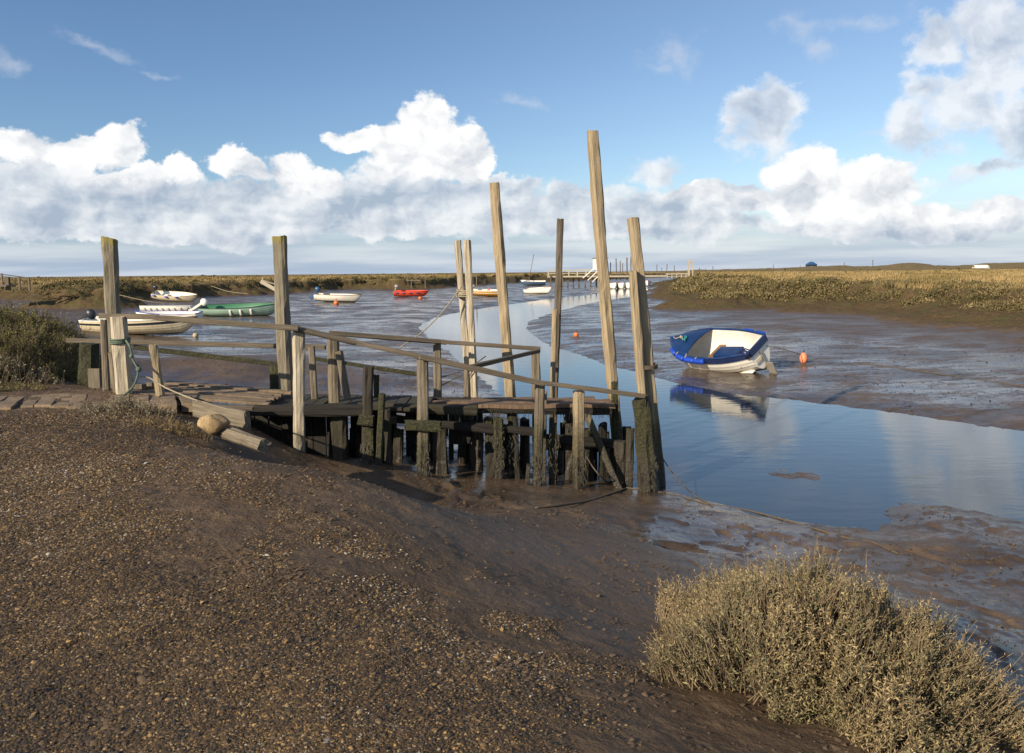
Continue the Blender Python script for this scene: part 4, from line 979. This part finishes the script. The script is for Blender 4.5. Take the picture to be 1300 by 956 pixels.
MP = [(783,328,356,1.2,-1),(787.5,331,356,1.0,0),(790.5,334,354,.9,0),(796,327,356,1.5,0),(801,326,354,1.2,0),(775,333,356,1.0,0),(770,336,356,.9,0),(834,336,352,.8,0),(840,340,352,.8,0),(846,335,352,.8,1),(856,337,352,.8,0),(888,340,350,.8,0),(896,341,350,.8,0),(905,338,350,.8,0),(1016,337,348,.6,0),(1072,333,345,.6,0),(1108,330,344,.7,0),(982,336,346,.6,0)]
for px, y0, y1, w_, ln in MP:
    d = 150 if px < 870 else 180
    o = px_post('mooring_post', (px+ln, y0), (px, y1), d, w_, 'rail', deep=False, seg=2.0)
    tag(o, 'thin far post standing against the sky beyond the bend of the creek', 'post', 'far posts beyond the bend')
t = thing('blue_tent', 'tiny blue peaked shelter on the right skyline', 'shelter', P(1030,334.5,420))
V = [(-2.6,-2,-.6),(2.6,-2,-.6),(2.6,2,-.6),(-2.6,2,-.6),(-.9,0,.9),(.9,0,.9),(-2.6,-2,-1.6),(2.6,-2,-1.6),(2.6,2,-1.6),(-2.6,2,-1.6)]
mk('roof', V[:6], [(0,1,5,4),(1,2,5),(2,3,4,5),(3,0,4),(3,2,1,0)], M['mblue'], t, smooth=False)
mk('wall', [(v[0]*.9, v[1]*.9, v[2]) for v in V[:4]]+[(v[0]*.9, v[1]*.9, v[2]) for v in V[6:]], [(0,4,5,1),(1,5,6,2),(2,6,7,3),(3,7,4,0)], M['dark'], t, smooth=False)
t = thing('upturned_boat', 'small white upturned boat lying on the far right marsh', 'boat', P(1246,341,150))
fz = hullfn(3.0, 1.2, 0.5); 
V = []; Fc = []
for i in range(17):
    for j in range(-8, 9):
        x, y, z_ = fz(i/16, abs(j)/8); V.append((x, math.copysign(y, j), 0.62-z_))
for i in range(16):
    for j in range(16): Fc.append((i*17+j, i*17+j+1, (i+1)*17+j+1, (i+1)*17+j))
mk('hull', V, Fc, M['white_paint'], t)
MB().tube([fz(i/16, 0)[:2]+(0.64-fz(i/16, 0)[2],) for i in range(17)], 0.04, 5, 1).build('keel', 'white_paint', t)
# left landing stage
t = thing('landing_stage', 'dark wooden landing stage with sloping handrail at the far left edge', 'landing stage', P(15,366,60)); d = 60
fbar(t, (-30,344), (38,353), d, 1.1, 'rail'); fbar(t, (-30,348), (36,354), d+1.6, 0.9, 'rail')
for px, y0, y1 in ((2,347,367),(24,351,368),(36.5,353,369),(-14,346,366)): fpost(t, px, y0, y1, d, 1.8, 'grey')
fpost(t, 9.5, 352, 369, d, 4.5, 'rail', 'box_post'); fbar(t, (-30,361), (14,363), d, 2.4, 'grey', 'deck_edge', t=1.2)
t = thing('small_jetty', 'low open timber staging on the bank behind the red dinghy', 'jetty', P(528,366,100)); d = 100
for px, y0, y1 in ((517.5,346.5,357),(528,347,357),(539.5,347,366),(522,356,366)): fpost(t, px, y0, y1, d, 0.9, 'grey')
fbar(t, (517,347.2), (540,347.8), d, 0.9, 'grey'); fbar(t, (515.5,356), (534,356.4), d, 1.2, 'grey')
t = thing('gangplank', 'pale gangplank sloping down the left bank behind the grey lichened post', 'ramp', P(340,362,85)); d = 85
fbar(t, (331,357), (352,369), d, 1.4, 'bleached_rail', 'plank', t=.4); fbar(t, (334,356), (353,362), d, .9, 'bleached_rail', 'plank', t=.3); fpost(t, 333, 352, 359, d, .9)
for px, y0, y1 in ((605,349,367), (405,351,356)):
    o = px_post('marker_post', (px, y0), (px, y1), 95, 1.3, 'grey', deep=False, seg=1.0)
    tag(o, {605: 'thin marker post beside the dark bush behind the yellow boat', 405: 'short pale marker post on the bank above the lone white boat'}[px], 'post')
# ------------------------------------------------------------------ vegetation and gravel
def leafmat(name, cols, trans=0.25, rough=0.7):
    m, w, b = newmat(name); t = attr(w, 'tint')
    r = w.n('ShaderNodeValToRGB'); w.put(r.inputs[0], t); cr = r.color_ramp
    while len(cr.elements) < len(cols): cr.elements.new(0.5)
    for i, c in enumerate(cols): cr.elements[i].position = i/(len(cols)-1); cr.elements[i].color = (*c, 1)
    w.put(b.inputs['Base Color'], r.outputs[0]); b.inputs['Roughness'].default_value = rough; b.inputs['Specular IOR Level'].default_value = 0.2
    return m
def unit(v): return v/np.maximum(np.linalg.norm(v, axis=1, keepdims=True), 1e-9)
def leaves(P0, Dr, ln, wd, nrm=None):
    """rhombus leaves: base P0, direction Dr, length ln, width wd"""
    n = len(P0); side = unit(np.cross(Dr, unit(rng.normal(size=(n, 3)) if nrm is None else nrm)))
    a = P0; b = P0+Dr*(ln*.5)[:,None]+side*(wd*.5)[:,None]; c = P0+Dr*ln[:,None]; d = P0+Dr*(ln*.5)[:,None]-side*(wd*.5)[:,None]
    V = np.stack([a, b, c, d], 1).reshape(-1, 3); Fq = np.arange(4*n).reshape(n, 4)
    return V, Fq
def mesh_leaves(name, P0, Dr, ln, wd, tint, mat, parent=None, nrm=None):
    V, Fq = leaves(P0, Dr, ln, wd, nrm); off = np.array(parent.location) if parent else np.zeros(3)
    return mk(name, V-off, Fq, mat, parent, smooth=False, attrs={'tint': np.repeat(tint, 4)})
M['purslane'] = leafmat('purslane_leaf', [(0.060,0.064,0.032),(0.13,0.128,0.066),(0.21,0.195,0.10),(0.29,0.225,0.115),(0.36,0.28,0.15)])
M['twig'] = plain('twig', (0.20,0.145,0.085), 0.8)
M['marshgrass'] = leafmat('marsh_grass', [(0.07,0.065,0.022),(0.15,0.115,0.045),(0.25,0.18,0.075),(0.33,0.24,0.12)])
M['marshshrub'] = leafmat('marsh_shrub', [(0.030,0.028,0.012),(0.065,0.056,0.024),(0.13,0.105,0.045),(0.23,0.175,0.085)])
M['greenbush'] = leafmat('green_shrub', [(0.030,0.036,0.010),(0.070,0.076,0.020),(0.125,0.120,0.034),(0.21,0.175,0.075)])
M['palebush'] = leafmat('pale_shrub', [(0.10,0.095,0.06),(0.20,0.18,0.12),(0.34,0.31,0.23)])
def shoots_bush(name, label, cat, cx, cy, rx, ry, h, nsh, nl, leaf, mat, seed=3, spread=0.55, sh_len=(0.09,0.2), tw=0.0022, tips=True, lumps=9):
    r = np.random.default_rng(seed)
    t = thing(name, label, cat, (cx, cy, zat(cx, cy)))
    # dome made of overlapping lobes
    lo = [(0, 0, 1.0, 1.0)]+[(r.uniform(-.65, .65), r.uniform(-.6, .6), r.uniform(.3, .5), r.uniform(.65, 1.08)) for _ in range(lumps)]
    a = r.uniform(0, 2*math.pi, nsh*3); q = np.sqrt(r.uniform(0, 1, nsh*3)); ux = q*np.cos(a); uy = q*np.sin(a)
    edge = 1+0.14*np.sin(a*5+seed)+0.09*np.sin(a*11+1)
    hh = np.zeros(len(ux)); nx = np.zeros(len(ux)); ny = np.zeros(len(ux))
    for (lx, ly, lr, lh) in lo:
        d2 = ((ux-lx)**2+(uy-ly)**2)/lr**2; z_ = np.where(d2 < 1, np.sqrt(np.clip(1-d2, 0, 1))**(1.35 if lr == 1 else 0.8)*lh*(0.9 if lr == 1 else np.sqrt(max(0.05, 1-0.9*(lx*lx+ly*ly)))), 0)
        m_ = z_ > hh; hh = np.where(m_, z_, hh); nx = np.where(m_, (ux-lx)/lr, nx); ny = np.where(m_, (uy-ly)/lr, ny)
    keep = r.uniform(0, 1, len(ux)) < 0.30+0.45*(1-hh); ux, uy, hh, nx, ny, edge = [v_[keep][:nsh] for v_ in (ux, uy, hh, nx, ny, edge)]
    N = len(ux); X_ = cx+ux*rx*edge; Y_ = cy+uy*ry*edge
    g = terrain(X_, Y_)[0]; q_ = np.hypot(ux, uy); depth = r.uniform(0, 1, N)**1.6*0.35; depth = np.where((q_ > 0.72) | (hh < .5), r.uniform(0, 1, N)*0.95, depth)
    Z_ = g+hh*h*(1-depth)+fbm(X_*4.2, Y_*4.2, 3)*0.38*h*np.clip(hh*2, 0, 1)
    Z_ = np.maximum(Z_, g+0.01)
    dr = unit(np.stack([nx*spread+r.normal(0, .28, N), ny*spread+r.normal(0, .28, N), 0.75+r.uniform(0, .5, N)*np.ones(N)], -1))
    L = r.uniform(*sh_len, N)*np.where(r.uniform(0, 1, N) < .07, 1.7, 1.0); B0 = np.stack([X_, Y_, Z_], -1)-dr*(L*0.55)[:,None]
    bend = r.normal(0, .35, (N, 3))
    f = np.tile(np.linspace(0.12, 1, nl), (N, 1))+r.uniform(-.03, .03, (N, nl))
    C = B0[:,None,:]+dr[:,None,:]*(f*L[:,None])[:,:,None]+bend[:,None,:]*((f**2)*(L*0.25)[:,None])[:,:,None]
    ang = np.arange(nl)*2.4+r.uniform(0, 6, (N, 1)); s1 = unit(np.cross(dr, np.array([0.3, 0.9, 0.1]))); s2 = np.cross(dr, s1)
    Dl = s1[:,None,:]*np.cos(ang)[:,:,None]+s2[:,None,:]*np.sin(ang)[:,:,None]+dr[:,None,:]*(0.55+0.5*f)[:,:,None]+r.normal(0, .25, (N, nl, 3))
    Dl = unit(Dl.reshape(-1, 3)); n = len(Dl)
    ln = leaf*r.uniform(.5, 1.25, n)*(1.1-0.5*f.ravel()); wd = ln*r.uniform(.16, .32, n)
    base_t = r.uniform(0.15, 0.6, N)+0.55*fbm(X_*3, Y_*3, 3)
    tint = np.clip(0.13+base_t[:,None]+(f-0.4)*0.35*(1 if tips else 0)+r.normal(0, .10, (N, nl)), 0, 1).ravel()
    bare = np.repeat((r.uniform(0, 1, N) < .16*(1+2*(fbm(X_*5+9, Y_*5, 2) > .25))), nl); ln = np.where(bare & (r.uniform(0, 1, n) < .8), ln*.15, ln); wd = np.where(bare, wd*.6, wd)
    mesh_leaves('foliage', C.reshape(-1, 3), Dl, ln, wd, tint, mat, t)
    # twigs: thin three sided stems
    k = 4; ff = np.linspace(-0.6, 1.0, k); S = B0[:,None,:]+dr[:,None,:]*(ff[None,:]*L[:,None])[:,:,None]+bend[:,None,:]*((np.clip(ff, 0, 1)**2)[None,:]*(L*0.25)[:,None])[:,:,None]
    tw_ = tw*np.linspace(1.5, 0.5, k); V = np.stack([S+s1[:,None,:]*tw_[None,:,None], S-s1[:,None,:]*tw_[None,:,None]*.6+s2[:,None,:]*tw_[None,:,None], S-s1[:,None,:]*tw_[None,:,None]*.6-s2[:,None,:]*tw_[None,:,None]], 2)
    V = V.reshape(-1, 3); o = (np.arange(N)*k*3)[:,None,None,None]; i = (np.arange(k-1)*3)[None,:,None,None]; j = np.arange(3)[None,None,:,None]; jn = (j+1) % 3
    Q = np.concatenate([o+i+j, o+i+jn, o+i+3+jn, o+i+3+j], -1).reshape(-1, 4)
    mk('stems', V-np.array(t.location), Q, M['twig'], t, smooth=False)
    return t
shoots_bush('shrub', 'large bushy grey green shrub with tan tips in the bottom right corner', 'shrub', 1.66, 4.15, 0.86, 1.02, 0.55, 8200, 13, 0.031, M['purslane'], 3, sh_len=(0.08,0.22), spread=0.9)
for i in range(1): pass
c = G(160, 524, 1.44)
shoots_bush('shrub', 'low straggly pale plant growing at the foot of the white roped post', 'plant', c.x, c.y+.1, 0.62, 0.22, 0.17, 420, 9, 0.035, M['palebush'], 8, sh_len=(0.05,0.14))
c = G(215, 532, 1.42)
shoots_bush('shrub', 'low dry dark plant hanging over the bank edge left of the boulder', 'plant', c.x+.05, c.y, 0.42, 0.18, 0.11, 260, 8, 0.03, M['marshgrass'], 9, sh_len=(0.04,0.11))
# left bank bushes
shoots_bush('shrub', 'dense dark green shrub with pale sprigs on the bank at the left edge', 'shrub', -8.35, 13.2, 1.15, 1.2, 0.74, 3600, 13, 0.06, M['greenbush'], 12, sh_len=(0.12,0.34), tw=0.004)
shoots_bush('shrub', 'pale flowering sprigs low in front of the dense dark green shrub', 'plant', -8.0, 12.1, 1.0, 0.40, 0.34, 520, 9, 0.055, M['palebush'], 14, sh_len=(0.1,0.22), tw=0.004)
shoots_bush('shrub', 'olive green shrub half cut by the left edge, behind the dense dark one', 'shrub', -10.4, 16.0, 2.3, 2.0, 0.95, 3800, 12, 0.08, M['greenbush'], 15, sh_len=(0.15,0.4), tw=0.004)
shoots_bush('shrub', 'thin grassy tuft on the bank under the two left shrubs', 'plant', -7.4, 11.0, 0.9, 0.35, 0.08, 240, 8, 0.05, M['greenbush'], 16, sh_len=(0.05,0.13), tw=0.003)
# marsh grass and saltmarsh shrubs: uncountable, each kind one object
def sample_marsh(n, rmin, rmax, a0, a1, power=1.0):
    a = rng.uniform(a0, a1, n); u = rng.uniform(0, 1, n)
    r = np.exp(np.log(rmin)+u*(np.log(rmax)-np.log(rmin))); return r*np.sin(a), r*np.cos(a), r
def tufts(name, n, rmin, rmax, blades, h, wpx, mat, minm=0.8, edge=None, a0=-0.66, a1=0.66):
    x, y, r = sample_marsh(n, rmin, rmax, a0, a1); z_, sw_, m_, sr_, sl_ = terrain(x, y)
    k = (m_ > minm) & (np.maximum(sr_, sl_) > 5.0)
    dens = fbm(x*0.12, y*0.12, 3); k &= rng.uniform(-0.6, 0.5, n) < dens+0.25
    if edge is not None: k &= np.maximum(sr_, sl_) < edge
    x, y, z_, r = x[k], y[k], z_[k], r[k]; N = len(x)
    P0 = np.repeat(np.stack([x, y, z_-.03], -1), blades, 0)+rng.normal(0, 1, (N*blades, 3))*np.array([.13, .13, 0])*np.repeat(np.clip(r/50, .6, 3), blades)[:,None]
    lean = rng.normal(0, .22, (N*blades, 3)); lean[:,2] = 1; lean[:,0] += .25; Dr = unit(lean)
    hh = h*rng.uniform(.45, 1.15, N*blades)*(1+0.5*np.repeat(dens[k], blades)); wd = np.repeat(np.maximum(0.02, wpx*r/790), blades)*rng.uniform(.6, 1.3, N*blades)
    tint = np.clip(np.repeat(0.62+0.8*fbm(x*0.25+30, y*0.25, 4), blades)+rng.normal(0, .13, N*blades), 0, 1)
    o = mesh_leaves(name, P0, Dr, hh, wd, tint, M[mat]); return o
tag(tufts('marsh_grass', 120000, 24, 420, 6, 0.34, 0.45, 'marshgrass', 0.82), 'dry golden and olive grass covering the salt marsh', 'grass', kind='stuff')
def clumps(name, n, rmin, rmax, nl, size, leafpx, mat, band, side, a0, a1, tb=0.4, keep=0.6):
    x, y, r = sample_marsh(n, rmin, rmax, a0, a1); z_, sw_, m_, sr_, sl_ = terrain(x, y)
    s_ = sr_ if side > 0 else sl_; k = (s_ > band[0]) & (s_ < band[1]) & (rng.uniform(0, 1, n) < keep*(1+1.6*fbm(x*.14, y*.14, 3)))
    if side > 0: k &= (x > 0)
    x, y, z_, r = x[k], y[k], z_[k], r[k]; N = len(x); print('clumps', N, N*nl)
    R_ = size*(.35+1.0*rng.random(N)**1.6)*np.clip(r/45, .8, 1.5)
    u = unit(rng.normal(size=(N*nl, 3))); u[:,2] = np.abs(u[:,2]); rad = rng.uniform(.75, 1.08, N*nl); Rr = np.repeat(R_, nl)
    P0 = np.repeat(np.stack([x, y, z_-R_*.42], -1), nl, 0)+u*np.array([1.15, 1.15, .75])*(Rr*rad)[:,None]
    Dr = unit(u*0.35+rng.normal(0, .6, (N*nl, 3))+np.array([0, 0, .45])); nv_ = unit(u+rng.normal(0, .38, (N*nl, 3)))
    ln = np.repeat(np.maximum(.05, leafpx*r/790), nl)*rng.uniform(.6, 1.4, N*nl)
    tint = np.clip(tb+np.repeat(rng.uniform(-.22, .22, N), nl)+rng.normal(0, .13, N*nl)+0.12*u[:,2], 0, 1)
    return mesh_leaves(name, P0, Dr, ln, ln*.6, tint, M[mat], nrm=nv_)
tag(clumps('saltmarsh_shrubs', 22000, 26, 170, 260, 0.80, 1.7, 'marshshrub', (4.8, 9.0), 1, 0.0, 0.70, 0.52, 0.30), 'rounded olive shrubs lining the top of the right creek bank', 'shrubs', kind='stuff')
tag(clumps('saltmarsh_shrubs', 15000, 30, 260, 150, 0.74, 1.3, 'marshshrub', (2.4, 7.5), -1, -0.68, 0.12, 0.32, 0.42), 'dark rounded shrubs lining the left creek bank', 'shrubs', kind='stuff')
tag(clumps('saltmarsh_shrubs', 9000, 60, 500, 40, 0.5, 1.1, 'marshshrub', (12, 400), 1, 0.0, 0.70, 0.5, 0.06), 'scattered low shrubs out on the right marsh', 'shrubs', kind='stuff')
tag(clumps('saltmarsh_shrubs', 9000, 60, 500, 40, 0.55, 1.1, 'marshshrub', (10, 400), -1, -0.68, 0.12, 0.4, 0.07), 'scattered low shrubs out on the left marsh', 'shrubs', kind='stuff')
# gravel
def pebbles(name, x, y, size, tint, mat, sinkf=0.25, flat=0.6, z=None):
    z_ = terrain(x, y)[0] if z is None else z
    n = len(x); g_ = rng.normal(size=(n, 2)); ang = rng.uniform(0, math.pi*2, n); ca, sa = np.cos(ang), np.sin(ang)
    base_ = np.array([(1,0,0),(.5,.87,0),(-.5,.87,0),(-1,0,0),(-.5,-.87,0),(.5,-.87,0),(0,0,1),(0,0,-1)], float)
    K = len(base_); V = base_[None]*(1+rng.uniform(-.28, .28, (n, K, 1)))
    V = V*np.stack([size*rng.uniform(.8, 1.4, n), size*rng.uniform(.6, 1.0, n), size*flat*rng.uniform(.6, 1.2, n)], -1)[:,None,:]
    tl_ = rng.normal(0, .3, n); 
    Vx = V[:,:,0]*ca[:,None]-V[:,:,1]*sa[:,None]; Vy = V[:,:,0]*sa[:,None]+V[:,:,1]*ca[:,None]; Vz = V[:,:,2]+V[:,:,0]*tl_[:,None]
    W_ = np.stack([Vx+x[:,None], Vy+y[:,None], Vz+(z_+size*flat*(0.5-sinkf))[:,None]], -1).reshape(-1, 3)
    f = np.array([(0,1,6),(1,2,6),(2,3,6),(3,4,6),(4,5,6),(5,0,6)]); Fq = (f[None]+(np.arange(n)*K)[:,None,None]).reshape(-1, 3)
    return mk(name, W_, Fq, mat, attrs={'tint': np.repeat(tint, K)}, smooth=True)
def pebmat():
    m, w, b = newmat('pebble'); t = attr(w, 'tint'); r = w.n('ShaderNodeValToRGB'); w.put(r.inputs[0], t); cr = r.color_ramp
    cols = [(0,(0.030,0.024,0.018)),(.40,(0.060,0.038,0.017)),(.68,(0.13,0.079,0.029)),(.84,(0.34,0.22,0.085)),(.93,(0.20,0.18,0.15)),(1,(0.46,0.42,0.34))]
    while len(cr.elements) < len(cols): cr.elements.new(.5)
    for e, (p_, c_) in zip(cr.elements, cols): e.position = p_; e.color = (*c_, 1)
    w.put(b.inputs['Base Color'], r.outputs[0]); b.inputs['Roughness'].default_value = 0.6; return m
M['pebble'] = pebmat()
gpoly = GPX
def gmask(x, y):
    g = sstep(sd(gpoly, x, y)+fbm(x*1.6, y*1.6, 4)*0.9, -0.45, 0.45); sp = sstep(sd(SPX, x, y)+fbm(x*1.6, y*1.6, 4)*0.8, -0.6, 0.6)*sstep(fbm(x*2.6+4, y*2.6, 4), 0.02, 0.3)*0.45
    return np.maximum(g, sp)
n = 620000; a = rng.uniform(-0.68, 0.42, n); r = np.exp(rng.uniform(math.log(2.3), math.log(11), n)); x, y = r*np.sin(a), r*np.cos(a)
k = rng.uniform(0, 1, n) < gmask(x, y)*(0.5+0.5*sstep(fbm(x*3, y*3, 3), -0.3, 0.2)); x, y, r = x[k], y[k], r[k]
print('pebbles', len(x))
tag(pebbles('gravel', x, y, 0.0021+0.0045*rng.random(len(x))**3+0.0007*r+0.008*(rng.random(len(x)) > 0.993), np.clip(rng.beta(1.7, 1.9, len(x))+0.22*fbm(x*1.1+3, y*1.1, 3), 0, 1), M['pebble']), 'fine tan and grey shingle on the near bank', 'gravel', kind='stuff')
# mud clods and stray stones over the bare mud
n = 60000; a = rng.uniform(-0.6, 0.68, n); r = np.exp(rng.uniform(math.log(2.5), math.log(30), n)); x, y = r*np.sin(a), r*np.cos(a); z_, sw_, m_, _, _ = terrain(x, y)
k = (sw_ > 0.05) & (rng.uniform(0, 1, n) < 0.10+0.9*sstep(fbm(x*1.4+7, y*1.4, 4), 0.12, 0.42)) & (m_ < .1); x, y, r, z_ = x[k], y[k], r[k], z_[k]
M['clod'] = leafmat('mud_clod', [(0.055,0.040,0.028),(0.095,0.066,0.042),(0.13,0.092,0.058)], rough=0.75)
tag(pebbles('mud_clods', x, y, (0.004+0.012*rng.random(len(x))**3)*(1+r*0.05), rng.random(len(x)), M['clod'], 0.3, 0.55, z_), 'crumbs of mud and small stones strewn over the bare mud', 'mud crumbs', kind='stuff')
